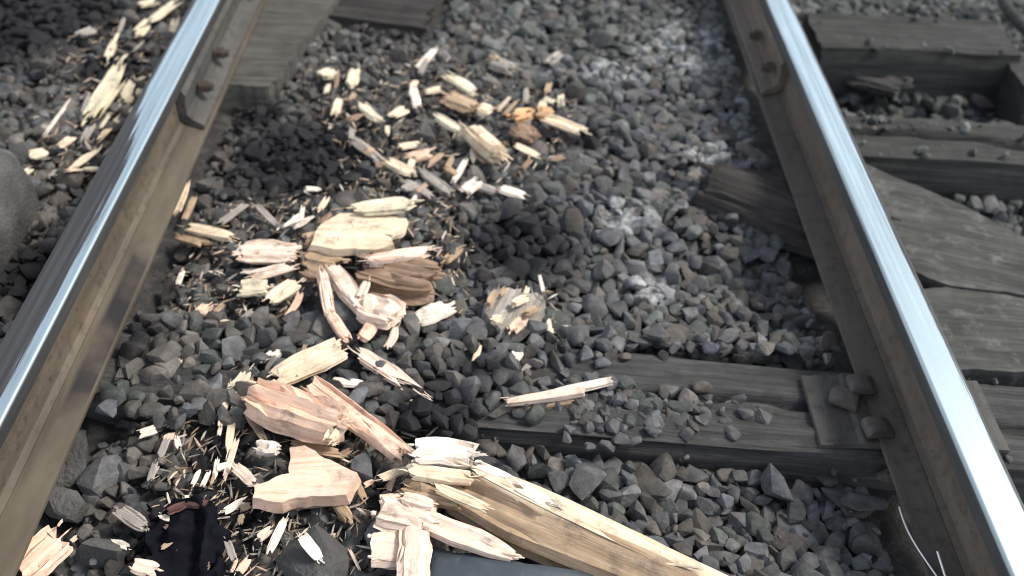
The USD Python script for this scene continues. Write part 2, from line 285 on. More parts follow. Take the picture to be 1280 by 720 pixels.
# ------------------------------------------------------------------ rails
RB, RH = 0.015, 0.160            # foot level above the ties, rail height
def rounded(pts, r, k=4):
    return np.asarray(Polygon(pts).buffer(-r, join_style=1, quad_segs=k).buffer(r, quad_segs=k).exterior.coords)[:-1]

def loft_y(profile, y0, y1, step=0.12):
    """A closed profile in x and z drawn out along the track."""
    p = np.asarray(profile)
    n = max(2, int((y1 - y0) / step))
    yy = np.linspace(y0, y1, n)
    V = np.concatenate([np.c_[p[:, 0], np.full(len(p), y), p[:, 1]] for y in yy])
    k = len(p)
    f = []
    for a in range(n - 1):
        for j in range(k):
            q = (j + 1) % k
            f += [(a * k + j, a * k + q, (a + 1) * k + q), (a * k + j, (a + 1) * k + q, (a + 1) * k + j)]
    pv, pf = trimesh.creation.triangulate_polygon(Polygon(p), engine='earcut')
    m = trimesh.Trimesh(V, f, process=False)
    e0 = trimesh.Trimesh(np.c_[pv[:, 0], np.full(len(pv), y0), pv[:, 1]], pf)
    e1 = trimesh.Trimesh(np.c_[pv[:, 0], np.full(len(pv), y1), pv[:, 1]], pf[:, ::-1])
    m = trimesh.util.concatenate([m, e0, e1])
    m.fix_normals()
    return m

HEAD = rounded([(-.033, .127), (-.034, .160), (.034, .160), (.033, .127), (.012, .1195), (-.012, .1195)], 0.007, 5)
WEB = [(-.0115, .119), (-.008, .105), (-.0075, .055), (-.009, .035), (-.018, .0265), (.018, .0265), (.009, .035), (.0075, .055), (.008, .105), (.0115, .119)]
FOOT = rounded([(-.066, 0), (-.066, .0095), (-.020, .026), (.020, .026), (.066, .0095), (.066, 0)], 0.0025, 3)

def bolt_parts(parent, y, side, n=1):
    hexa = trimesh.creation.cylinder(0.016, 0.018, sections=6)
    hexa.apply_transform(trimesh.transformations.rotation_matrix(math.pi / 2, [0, 1, 0]))
    hexa.apply_translation((side * 0.046, y, 0.070))
    shank = trimesh.creation.cylinder(0.0095, 0.014, sections=12)
    shank.apply_transform(trimesh.transformations.rotation_matrix(math.pi / 2, [0, 1, 0]))
    shank.apply_translation((side * 0.060, y, 0.070))
    b = put('bolt', hexa, 'rust_bolt', parent, smooth=20)
    put('bolt_shank', shank, 'rust_spike', b, smooth=30)

def joint_bar(parent, side, y0, y1, lk, bolts):
    """The fishplate that grips the web, with its sloped toe over the foot."""
    prof = [(.0085, .116), (.026, .1165), (.033, .104), (.029, .088), (.027, .055), (.036, .042), (.062, .026), (.063, .0165), (.052, .0175), (.021, .0275), (.0095, .038)]
    prof = [(side * x, z) for x, z in prof]
    jb = put('joint_bar', loft_y(rounded(prof, 0.0025, 2), y0, y1, 0.05), lk, parent, smooth=35)
    for y in bolts:
        bolt_parts(jb, y, side)
    return jb

def rail(label, xc, head, web, foot):
    t = xform('steel_rail', (xc, 0, RB))
    put('rail_head', loft_y(HEAD, -4, 9), head, t, smooth=40)
    put('rail_web', loft_y(WEB, -4, 9), web, t, smooth=40)
    put('rail_foot', loft_y(FOOT, -4, 9), foot, t, smooth=30)
    tag(t, label, 'rail')
    return t

XL, XR = -GH - 0.034, GH + 0.034
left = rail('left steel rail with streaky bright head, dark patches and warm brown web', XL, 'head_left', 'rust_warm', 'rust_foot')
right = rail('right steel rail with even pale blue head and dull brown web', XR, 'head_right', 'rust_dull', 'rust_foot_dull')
yj = at(243, 148, 0.06)[1]
joint_bar(left, 1, yj, yj + 0.9, 'rust_plate', [yj + 0.10, yj + 0.26, yj + 0.62])
yj2 = at(975, 108, 0.06)[1]
joint_bar(right, -1, yj2, yj2 + 0.9, 'rust_dull', [yj2 + 0.05, yj2 + 0.22, yj2 + 0.6])

# ------------------------------------------------------------------ timbers
def timber(L, w, h, seed, ragged=(0.02, 0.02), groove=0.008, edge=0.022, split=None):
    """A weathered squared timber along x with its top at z = 0: grooved along the grain, worn arrises, ragged ends."""
    nx_, ny_, nz_ = max(8, int(L / edge)), 26, 6
    ring = [(-w / 2 + w * i / ny_, 0.0) for i in range(ny_ + 1)] + [(w / 2, -h * (i + 1) / nz_) for i in range(nz_)] + [(w / 2 - w * (i + 1) / 6, -h) for i in range(6)] + [(-w / 2, -h + h * (i + 1) / nz_) for i in range(nz_ - 1)]
    ring = np.array(ring)
    k = len(ring)
    rng = np.random.default_rng(seed)
    prof = 1 - np.exp(-((w / 2 - np.abs(ring[:, 0])) / 0.008))
    V = []
    ends0 = ragged[0] * fbm(np.c_[ring * 22, np.zeros(k)], 3, seed)
    ends1 = ragged[1] * fbm(np.c_[ring * 22, np.ones(k) * 7], 3, seed + 3)
    for i in range(nx_ + 1):
        s = i / nx_
        x = -L / 2 + ends0 + (L - ends0 - ends1) * s
        gr = fbm(np.c_[x * 1.3, ring * 60], 4, seed + 9) - 0.5
        big = fbm(np.c_[x * 5, ring * 9], 3, seed + 21) - 0.5
        c = np.array([0, -h / 2])
        out = ring - c
        out = out / (np.abs(out).max(1, keepdims=True) / 1 + 1e-9)
        corner = ((np.abs(ring[:, 0]) > w / 2 - 1e-6) & (ring[:, 1] > -1e-6)) * 0.010
        q = ring + np.stack([np.sign(ring[:, 0]) * (np.abs(ring[:, 0]) > w / 2 - 1e-6), (ring[:, 1] > -1e-6) * 1.0], 1) * ((gr * groove * 2 + big * groove * 1.6) - corner)[:, None]
        if split is not None:
            q[:, 1] -= (ring[:, 1] > -1e-6) * 0.034 * np.exp(-((ring[:, 0] - split + 0.055 * (fbm(np.c_[x * 5, x * 0, x * 0], 3, seed) - 0.5)) / 0.008) ** 2) * np.clip(2.6 * noise(np.c_[x * 6, x * 0 + 4, x * 0], seed) - .3, .15, 1.2)
        V.append(np.c_[x, q])
    V = np.concatenate(V)
    f = []
    for a in range(nx_):
        for j in range(k):
            b = (j + 1) % k
            f += [(a * k + j, (a + 1) * k + j, (a + 1) * k + b), (a * k + j, (a + 1) * k + b, a * k + b)]
    c0, c1 = len(V), len(V) + 1
    V = np.vstack([V, V[:k].mean(0) + [ragged[0] * 0.3, 0, 0], V[-k:].mean(0)])
    for j in range(k):
        b = (j + 1) % k
        f += [(c0, j, b), (c1, nx_ * k + b, nx_ * k + j)]
    m = trimesh.Trimesh(V, f, process=False)
    m.fix_normals()
    return m

def lay(ax, ay, bx, by, z, roll=0.0, dz=0.0):
    """Placement of a long thing whose middle axis runs from a to b."""
    a, b = np.array([ax, ay, z]), np.array([bx, by, z + dz])
    x = (b - a) / np.linalg.norm(b - a)
    y = np.cross([0, 0, 1], x); y /= np.linalg.norm(y)
    zz = np.cross(x, y)
    y, zz = math.cos(roll) * y + math.sin(roll) * zz, -math.sin(roll) * y + math.cos(roll) * zz
    return matrix(x, y, zz, (a + b) / 2), float(np.linalg.norm(b - a))

TIES = []
def tie(label, ax, ay, bx, by, w, h, lk, z=0.0, seed=1, ragged=(0.02, 0.02), split=None, roll=0.0, name='railway_sleeper', cat='sleeper', dz=0.0):
    m, L = lay(ax, ay, bx, by, z, roll, dz)
    o = put(name, timber(L, w, h, seed, ragged, split=split), lk, mat=m, smooth=30)
    tag(o, label, cat)
    TIES.append((ax, ay, bx, by, w))
    return o

tie('cracked grey sleeper carrying the tie plate under the right rail', -0.90, 1.145, 1.42, 1.015, 0.215, 0.17, 'tie_grey', seed=11, split=-0.005)
tie('greenish sleeper end with a long crack, second from top right', 0.87, 1.98, 1.44, 1.97, 0.20, 0.17, 'tie_green', seed=14, split=0.012, z=-0.004)
tie('greenish sleeper end with black front, topmost on the right', 0.935, 2.53, 1.55, 2.545, 0.225, 0.19, 'tie_green', seed=15, z=-0.002)
UPPER_C = [(1050, 190), (1120, 222), (1200, 255), (1290, 302), (1380, 345), (1380, 382), (1186, 356), (1145, 339), (1100, 325)]
LOWER_C = [(1105, 347), (1145, 363), (1183, 359), (1380, 386), (1380, 470), (1150, 458)]
STUB = [(232, 106), (336, 107), (352, 94), (372, 58), (396, 30), (424, -8), (446, -50), (300, -60)]
tie('brown decayed sleeper piece behind the pale stub at top left', -0.62, 2.62, -0.16, 2.55, 0.24, 0.14, 'tie_dark', seed=17, ragged=(0.05, 0.1), z=-0.014)
tie('grey green timber end in the far right corner', 1.50, 2.36, 2.3, 2.30, 0.24, 0.16, 'tie_green', seed=18, z=-0.03)

# ------------------------------------------------------------------ tie plates and spikes
def plate_mesh(L, w, t):
    pts = [(-w / 2, 0), (-w / 2, t * 0.7), (-w * 0.43, t * 0.75), (-w * 0.425, t * 0.98), (-w * 0.30, t), (-w * 0.28, t + 0.007), (-w * 0.20, t + 0.007), (-w * 0.185, t), (w * .5, t), (w / 2, 0)]
    m = loft_y(rounded(pts, 0.0015, 2), -L / 2, L / 2, 0.04)
    return m

def spike(label, x, y, z, az, tilt=0.0):
    """A track spike: square shank, broad head with a lip on one side."""
    shank = trimesh.creation.box((0.016, 0.016, 0.10)); shank.apply_translation((0, 0, -0.045))
    hull = m3.Manifold.hull_points(np.array([(sx_ * a, sy_ * 0.017, zz) for zz, a0, a1 in ((0.0, -0.014, 0.034), (0.012, -0.015, 0.032), (0.021, -0.009, 0.016)) for sy_ in (-1, 1) for sx_, a in ((1, a0), (1, a1))]))
    hm = hull.to_mesh()
    hd = trimesh.Trimesh(hm.vert_properties[:, :3], hm.tri_verts)
    v_, f_ = trimesh.remesh.subdivide(np.array(hd.vertices), np.array(hd.faces))
    v_, f_ = trimesh.remesh.subdivide_loop(v_, f_, iterations=1)
    hd = trimesh.Trimesh(v_ * 1.08 + .0016 * (fbm(v_ * 90, 2, 4)[:, None] - .5), f_, process=False)
    c, s = math.cos(az), math.sin(az)
    t = xform('rail_spike', mat=matrix((c, s, tilt), (-s, c, 0), (-tilt * c, -tilt * s, 1), (x, y, z)))
    put('spike_head', hd, 'rust_spike', t, smooth=50)
    put('spike_shank', shank, 'rust_spike', t, smooth=25)
    tag(t, label, 'spike')

pm = plate_mesh(0.160, 0.335, 0.0145)
tp = xform('tie_plate', (XR, 1.052, 0.0005))
tag(tp, 'grey steel tie plate under the right rail on the cracked sleeper', 'tie plate')
put('plate', pm, 'rust_plate', tp, smooth=25)
q = at(1088, 480, 0.045); spike('upper rail spike hooked over the right rail foot', XR - 0.083, q[1], 0.031, 0.0, 0.05)
q = at(1103, 533, 0.045); spike('lower rail spike hooked over the right rail foot', XR - 0.080, q[1], 0.030, 0.15, -0.05)
q = at(1062, 500, 0.03); spike('rusty spike through the tie plate, farther from the rail', q[0], q[1], 0.019, math.pi - 0.4, 0.1)
q = at(1247, 500, 0.03); spike('spike on the outer side of the right rail', XR + 0.085, q[1], 0.031, math.pi, 0.05)

# ------------------------------------------------------------------ wood pieces
def shard_mesh(L, w, t, seed, taper=(0.7, 0.5), jag=(0.12, 0.15), bend=0.0, curve=0.0, rough=0.10, M=20, n=14, sq=0.55, twist=0.0, section=None):
    """A piece of split wood along x: fibres of uneven length, ragged ends, ridges along the grain."""
    rng = np.random.default_rng(seed)
    a = 2 * np.pi * np.arange(M) / M
    if section is None:
        ring = np.c_[np.sign(np.cos(a)) * np.abs(np.cos(a)) ** sq, np.sign(np.sin(a)) * np.abs(np.sin(a)) ** sq] * 0.5
    else:
        pl = Polygon(section)
        ring = np.array([pl.exterior.interpolate(i / M, normalized=True).coords[0] for i in range(M)])
    ring = ring * (1 + rough * rng.normal(size=(M, 1)))
    yk = ring[:, 0]
    j0 = jag[0] * (1.1 * noise(np.c_[yk * 9, yk * 0, yk * 0], seed) + 0.6 * rng.random(M))
    j1 = jag[1] * (1.1 * noise(np.c_[yk * 9, yk * 0 + 5, yk * 0], seed) + 0.6 * rng.random(M))
    V = []
    ph = rng.random(4) * 9
    for i in range(n + 1):
        s = j0 + (1 - j0 - j1) * (i / n)
        e0 = np.clip(s / 0.4, 0, 1); e1 = np.clip((1 - s) / 0.5, 0, 1)
        wp = (taper[0] + (1 - taper[0]) * e0 * (2 - e0)) * (taper[1] + (1 - taper[1]) * e1 * (2 - e1))
        wob = 1 + 0.22 * (fbm(np.c_[s * 5 + ph[0], yk * 2, yk * 0], 3, seed + 1) - 0.5)
        y = ring[:, 0] * w * wp * wob
        z = ring[:, 1] * t * np.sqrt(wp) * (1 + 0.5 * (fbm(np.c_[s * 4, yk * 6, ring[:, 1] * 3 + ph[1]], 3, seed + 2) - 0.5))
        z = z + 0.30 * t * (fbm(np.c_[s * 1.5, yk * 9, yk * 0 + ph[2]], 2, seed + 4) - 0.5)
        ck = noise(np.c_[s * 1.6 + ph[0], yk * 11, yk * 0 + 2], seed + 6)
        z = z - np.where(ring[:, 1] > 0, 1, 0) * min(t * (0.42 if w > 0.022 else 0.2), 0.011) * np.clip((ck - 0.64) / 0.07, 0, 1)
        tw = twist * (s - 0.5)
        y, z = y * np.cos(tw) - z * np.sin(tw), y * np.sin(tw) + z * np.cos(tw)
        z = z + bend * L * 4 * (s - 0.5) ** 2
        y = y + curve * L * 4 * ((s - 0.5) ** 2) + 0.06 * w * (noise(np.c_[s * 6 + ph[3], s * 0, s * 0], seed + 5) - 0.5)
        V.append(np.c_[(s - 0.5) * L, y, z])
    V = np.concatenate(V)
    f = []
    for b in range(n):
        for j in range(M):
            q_ = (j + 1) % M
            f += [(b * M + j, (b + 1) * M + j, (b + 1) * M + q_), (b * M + j, (b + 1) * M + q_, b * M + q_)]
    c0, c1 = len(V), len(V) + 1
    V = np.vstack([V, V[:M].mean(0) + [0.15 * jag[0] * L, 0, 0], V[-M:].mean(0) - [0.15 * jag[1] * L, 0, 0]])
    for j in range(M):
        q_ = (j + 1) % M
        f += [(c0, j, q_), (c1, n * M + q_, n * M + j)]
    m = trimesh.Trimesh(V, f, process=False)
    m.fix_normals()
    return m

def frayed(me, L, w, t, seed, taper, n):
    """Torn fibres that stay on a piece of split wood: at both ends and lifted off its back."""
    r_ = np.random.default_rng(seed + 31)
    parts = [me]
    for i in range(n):
        l_ = L * r_.uniform(.10, .34); e = i % 3
        wd = max(.0012, w * r_.uniform(.04, .13))
        f = shard_mesh(l_, wd, wd * .6, seed * 7 + i, taper=(.8, .15), jag=(.1, .3), M=6, n=4, curve=r_.normal(0, .05))
        a, b = r_.normal(0, .16), -abs(r_.normal(0, .10))
        if e == 0:
            x = L * .5 - l_ * r_.uniform(.0, .5); wk = taper[1]
        elif e == 1:
            x = -L * .5 + l_ * r_.uniform(.0, .5); wk = taper[0]; a += math.pi
        else:
            x = L * r_.uniform(-.3, .3); wk = 1.0; b -= .1
        f.apply_transform(trimesh.transformations.euler_matrix(0, b, a))
        f.apply_translation((x, w * wk * r_.uniform(-.42, .42), t * r_.uniform(.05, .5)))
        parts.append(f)
    return trimesh.util.concatenate(parts)

SEED = [100]
COVER = []
def shard_at(x0, y0, x1, y1, wpx, lift=0.0, th=0.27, tmax=0.032, rise=(0.0, 0.0), roll=0.0, **kw):
    """Mesh and placement of a piece whose ends are seen at two photograph pixels; it lies on the ballast."""
    SEED[0] += 1
    wpx = wpx * 1.16
    kw.setdefault('jag', (0.18, 0.22))
    a = at(x0, y0, 0.0); a = at(x0, y0, float(ground_z(a[0], a[1])) + 0.028 + lift + rise[0])
    b = at(x1, y1, 0.0); b = at(x1, y1, float(ground_z(b[0], b[1])) + 0.028 + lift + rise[1])
    x = (b - a) / np.linalg.norm(b - a)
    y = np.cross([0, 0, 1], x); y /= np.linalg.norm(y)
    z = np.cross(x, y)
    d = np.array([x1 - x0, y1 - y0], float); d /= np.linalg.norm(d)
    m_ = np.array([(x0 + x1) / 2, (y0 + y1) / 2])
    zc = (a[2] + b[2]) / 2
    p, q_ = at(*(m_ + [-d[1] * wpx / 2, d[0] * wpx / 2]), zc), at(*(m_ - [-d[1] * wpx / 2, d[0] * wpx / 2]), zc)
    w = abs((p - q_) @ y)
    t = min(w * th, tmax)
    w = max(w - 0.35 * t, 0.6 * w)
    y, z = math.cos(roll) * y + math.sin(roll) * z, -math.sin(roll) * y + math.cos(roll) * z
    L = float(np.linalg.norm(b - a))
    o = (a + b) / 2 + np.array([0, 0, t * 0.35])
    n = int(np.clip(L / 0.018, 6, 20)); k = 12 if w < 0.012 else 20
    if wpx >= 14:
        nn = np.array([-d[1], d[0]]) * wpx * 0.4
        COVER.append(Polygon([(x0 + nn[0], y0 + nn[1]), (x1 + nn[0], y1 + nn[1]), (x1 - nn[0], y1 - nn[1]), (x0 - nn[0], y0 - nn[1])]))
    me = shard_mesh(L, w, t, SEED[0], n=n, M=kw.pop('M', k if wpx < 22 else 30), **kw)
    if wpx >= 9 and kw.get('section') is None:
        me = frayed(me, L, w, t, SEED[0], kw.get('taper', (.7, .5)), 3 if wpx < 16 else 7)
    return me, matrix(x, y, z, o)

def shard(name, label, cat, lk, x0, y0, x1, y1, wpx, group=None, **kw):
    me, mt = shard_at(x0, y0, x1, y1, wpx, **kw)
    o = put(name, me, lk, mat=mt, smooth=28)
    tag(o, label, cat, group)
    return o

def slab_mesh(pixels, z, t, seed, edge=0.012, rough=0.006, dome=0.0, grain=None):
    """A broken slab whose outline is laid out on the level z (world metres), with depth t, torn edges and an uneven top. Returns mesh about its centre and that centre."""
    w = np.array([at(px, py, z)[:2] for px, py in pixels])
    c = w.mean(0)
    pts = []
    for i in range(len(w)):
        p, q_ = w[i], w[(i + 1) % len(w)]
        k = max(1, int(np.linalg.norm(q_ - p) / 0.010))
        for j in range(k):
            r = p + (q_ - p) * j / k
            off = (fbm(np.array([[r[0] * 60, r[1] * 60, seed]]), 3, seed)[0] - 0.5) * rough * 3
            nrm = np.array([(q_ - p)[1], -(q_ - p)[0]]); nrm /= np.linalg.norm(nrm) + 1e-9
            pts.append(r + nrm * off - c)
    pl = Polygon(pts).buffer(0)
    if pl.geom_type != 'Polygon':
        pl = max(pl.geoms, key=lambda g_: g_.area)
    cs = m3.CrossSection([np.asarray(pl.exterior.coords)[:-1]])
    if cs.area() < 0 or cs.is_empty():
        cs = m3.CrossSection([np.asarray(pl.exterior.coords)[:-1][::-1]])
    mf = m3.Manifold.extrude(cs, t).refine_to_length(edge)
    mm = mf.to_mesh()
    V = np.array(mm.vert_properties[:, :3], float)
    size = math.sqrt(pl.area)
    g_ = grain if grain is not None else 0.0
    u = V[:, 0] * math.cos(g_) + V[:, 1] * math.sin(g_); v = -V[:, 0] * math.sin(g_) + V[:, 1] * math.cos(g_)
    topk = V[:, 2] / t
    V[:, 2] += topk * (rough * 2.2 * (fbm(np.c_[u * 9, v * 70, u * 0], 4, seed + 1) - 0.5) + min(0.35 * t, 0.007) * (fbm(np.c_[u * 12, v * 25, u * 0 + 3], 3, seed + 2) - 0.5))
    V[:, 2] += dome * (1 - np.clip((V[:, 0] ** 2 + V[:, 1] ** 2) / (size * 0.6) ** 2, 0, 1.6))
    V[:, :2] *= (1 + 0.06 * (1 - topk))[:, None]
    return trimesh.Trimesh(V, mm.tri_verts, process=False), np.array([c[0], c[1], z - t])

def slab(name, label, cat, lk, pixels, lift=0.0, t=0.02, seed=1, tilt=None, parent=None, **kw):
    p = np.mean(pixels, 0)
    a = at(*p, 0.0)
    z = float(ground_z(a[0], a[1])) + 0.022 + lift + t
    me, c = slab_mesh(pixels, z, t, seed, **kw)
    g_ = kw.get('grain') or 0.0
    R = np.array([[math.cos(g_), math.sin(g_), 0], [-math.sin(g_), math.cos(g_), 0], [0, 0, 1.0]])
    me.apply_transform(np.block([[R, np.zeros((3, 1))], [np.zeros((1, 3)), np.ones((1, 1))]]))     # grain along the local x
    mt = matrix(R[0], R[1], R[2], c)
    COVER.append(Polygon(pixels))
    o = put(name, me, lk, parent or '/World', mat=mt, smooth=30)
    if label:
        tag(o, label, cat)
    return o

WS = 'wood splinter'
me, c = slab_mesh(STUB, 0.006, 0.12, 30, rough=.005, edge=.02, grain=.08)
tag(put('railway_sleeper', me, 'tie_pale', mat=Gf.Matrix4d().SetTranslate(Gf.Vec3d(*c.tolist()))), 'pale grey sleeper stub with a slanting broken end beside the left rail joint', 'sleeper')
COVER.append(Polygon(STUB))
for name_, px_, lab_, sd, gr_ in (('heavy_timber', UPPER_C, 'wide greenish timber with a slanting upper edge outside the right rail', 38, -.25), ('heavy_timber', LOWER_C, 'greenish timber below the small black triangular gap outside the right rail', 39, -.05)):
    me, c = slab_mesh(px_, -0.004, 0.15, sd, rough=.0025, edge=.014, grain=gr_)
    R_ = np.array([[math.cos(gr_), math.sin(gr_), 0], [-math.sin(gr_), math.cos(gr_), 0], [0, 0, 1.0]])
    me.vertices = me.vertices @ R_.T
    tag(put(name_, me, 'tie_dusty', mat=matrix(R_[0], R_[1], R_[2], c)), lab_, 'timber')
    COVER.append(Polygon(px_))
C_W = [Polygon([tuple(at(px, py, 0.0)[:2]) for px, py in q_]) for q_ in (UPPER_C, LOWER_C)]
STUB_W = Polygon([tuple(at(px, py, 0.0)[:2]) for px, py in STUB])
me, mt = shard_at(866, 238, 1085, 322, 62, lift=-.040, th=.9, tmax=.10, taper=(.62, 1.0), jag=(.10, .02), sq=.9, rough=.05, M=30)
tag(put('rotten_sleeper_end', me, 'tie_dark', mat=mt, smooth=40), 'dark rounded rotten sleeper end slanting down under the right rail from the left', 'sleeper')
# --- left of the left rail
LEFT = [
 ('pale wood chip at the top edge, nearest the left rail corner', 'wood_yellow', 172, 9, 200, 1, 9, {}),
 ('broad pale splinter beside the left rail at the top edge', 'wood_yellow', 186, 30, 224, 2, 15, {'taper': (.3, .8)}),
 ('thin pale sliver just below the broad splinter at top left', 'wood_yellow', 168, 39, 188, 21, 6, {'taper': (.3, .5)}),
 ('frayed pale splinter touching the dark gap beside the left rail', 'wood_yellow', 208, 56, 223, 19, 12, {'jag': (.35, .4)}),
 ('short upright pale chip above the largest yellow splinter on the left', 'wood_yellow', 132, 79, 146, 47, 13, {}),
 ('largest yellow splinter outside the left rail', 'wood_yellow', 110, 149, 150, 81, 23, {'taper': (.35, .6), 'lift': .01}),
 ('narrow pale splinter beside the largest yellow one on the left', 'wood_yellow', 122, 147, 158, 97, 7, {'lift': .005}),
 ('wide pale flake outside the left rail, right of the largest splinter', 'wood_yellow', 152, 130, 167, 99, 15, {}),
 ('small pale flake closest to the left rail, outside it', 'wood_yellow', 169, 122, 183, 100, 8, {}),
 ('bright needle of wood on dark stones, far left', 'wood_white', 52, 174, 88, 125, 6, {'taper': (.2, .5)}),
 ('bright pointed splinter outside the left rail, lowest of that heap', 'wood_cream', 87, 214, 126, 184, 12, {'taper': (.3, .2), 'lift': .006}),
 ('long thin splinter below the largest yellow one, outside the left rail', 'wood_cream', 117, 182, 154, 142, 9, {'jag': (.3, .3), 'taper': (.3, .5)}),
 ('dull splinter at the left side of the yellow heap', 'wood_grey', 99, 152, 117, 109, 9, {}),
 ('faint hair thin sliver near the top of the yellow heap', 'wood_grey', 164, 67, 182, 49, 4, {'taper': (.2, .3)}),
 ('dull flat sliver left of the bright needle', 'wood_grey', 39, 167, 64, 154, 8, {}),
 ('dull frayed chip under the yellow heap', 'wood_grey', 103, 180, 117, 152, 12, {'jag': (.3, .3)}),
 ('tiny pale sliver beside the left rail below the heap', 'wood_grey', 62, 223, 71, 210, 5, {}),
]
for lab, lk, x0, y0, x1, y1, w, kw in LEFT:
    ex, ey = (x1 - x0) * .14, (y1 - y0) * .14
    kw = {'jag': (.3, .35), 'th': .2, **kw}
    shard('wood_splinter', lab, WS, lk, x0 - ex, y0 - ey, x1 + ex, y1 + ey, w * .72, **kw)

# --- upper middle
UP = [
 ('yellowish chip at the upper left of the ballast between the rails', 'wood_yellow', 402, 99, 420, 90, 13, {}),
 ('upright yellowish chip right of the similar flat chip, upper middle', 'wood_yellow', 438, 112, 446, 82, 13, {}),
 ('frayed pale chip below the yellowish chips', 'wood_cream', 417, 147, 425, 122, 11, {'jag': (.3, .3)}),
 ('long bent pale strip in the upper middle chips', 'wood_yellow', 446, 126, 479, 158, 12, {'curve': .08, 'jag': (.25, .3)}),
 ('small pale strip pointing up right from the chips', 'wood_cream', 485, 147, 507, 132, 6, {}),
 ('white upright chip standing apart in the upper middle', 'wood_white', 515, 106, 523, 139, 11, {'taper': (.7, .9), 'lift': .006}),
 ('grey white splinter with a thin tail near the top middle', 'wood_white', 520, 90, 548, 58, 9, {'taper': (.9, .2)}),
 ('bent yellow lath at the top of the orange tinted heap', 'wood_yellow', 555, 92, 601, 122, 11, {'curve': -.06, 'lift': .02}),
 ('flat tan board under the bent yellow lath', 'wood_tan', 551, 120, 600, 139, 18, {'lift': .01, 'th': .2}),
 ('bright stub at the centre of the orange tinted heap', 'wood_cream', 598, 136, 615, 142, 13, {'lift': .025}),
 ('pale lath leading into the bright block of the upper heap', 'wood_yellow', 541, 143, 584, 170, 10, {'lift': .015}),
 ('bright cream block splinter, biggest in the upper heap', 'wood_cream', 579, 160, 635, 207, 21, {'taper': (.8, .75), 'lift': .022, 'th': .5}),
 ('dull tan piece under the bright cream block', 'wood_tan', 594, 186, 614, 206, 16, {}),
 ('orange torn piece in the upper heap, left half', 'wood_orange', 633, 149, 668, 141, 14, {'jag': (.35, .35), 'lift': .02}),
 ('orange fibrous piece in the upper heap, right half', 'wood_orange', 668, 139, 694, 148, 13, {'jag': (.4, .4), 'lift': .015}),
 ('tan lath pointing right out of the upper heap', 'wood_cream', 674, 147, 738, 170, 12, {'lift': .014, 'taper': (.6, .6)}),
 ('short pale stick below the tan lath of the upper heap', 'wood_cream', 639, 180, 681, 200, 7, {'lift': .008}),
 ('raised fibre sticking up from the orange pieces', 'wood_cream', 620, 141, 640, 118, 4, {'rise': (.0, .03), 'taper': (.6, .2)}),
 ('second raised fibre beside the orange pieces', 'wood_tan', 628, 146, 650, 122, 4, {'rise': (.0, .02), 'taper': (.6, .2)}),
 ('brown shadowed chunk below the orange pieces', 'bark_brown', 640, 160, 672, 178, 20, {}),
 ('grey weathered strip left of the upper heap', 'wood_grey', 434, 169, 486, 209, 11, {'jag': (.2, .3)}),
 ('bright end of the grey weathered strip', 'wood_cream', 480, 200, 522, 223, 11, {'lift': .008}),
 ('greyed lath continuing below the bright strip end', 'wood_grey', 522, 212, 569, 247, 10, {}),
 ('second greyed lath beside it, closer to the long yellow shard', 'wood_grey', 498, 222, 548, 252, 9, {}),
 ('pinkish brown chip above the grey weathered strip', 'wood_peach', 505, 201, 546, 191, 12, {'jag': (.3, .3)}),
 ('pale grey sliver slanting up left of the white chip pair', 'wood_white', 564, 232, 586, 194, 8, {'taper': (.3, .3)}),
 ('square white chip in the middle, left one of a row of three', 'wood_white', 578, 243, 600, 227, 14, {'taper': (.8, .9)}),
 ('grey middle chip in the row of three', 'wood_grey', 596, 232, 623, 242, 9, {}),
 ('pale right chip in the row of three', 'wood_white', 622, 235, 663, 249, 9, {}),
 ('dim pale flake near the top centre stones', 'wood_grey', 609, 76, 652, 92, 13, {'jag': (.3, .3)}),
 ('tan tuft above the upper heap', 'wood_tan', 610, 66, 628, 84, 10, {'jag': (.4, .4)}),
 ('grey flake among stones, top centre right', 'wood_grey', 682, 83, 704, 65, 10, {}),
]
for lab, lk, x0, y0, x1, y1, w, kw in UP:
    shard('wood_splinter', lab, WS, lk, x0, y0, x1, y1, w, **kw)

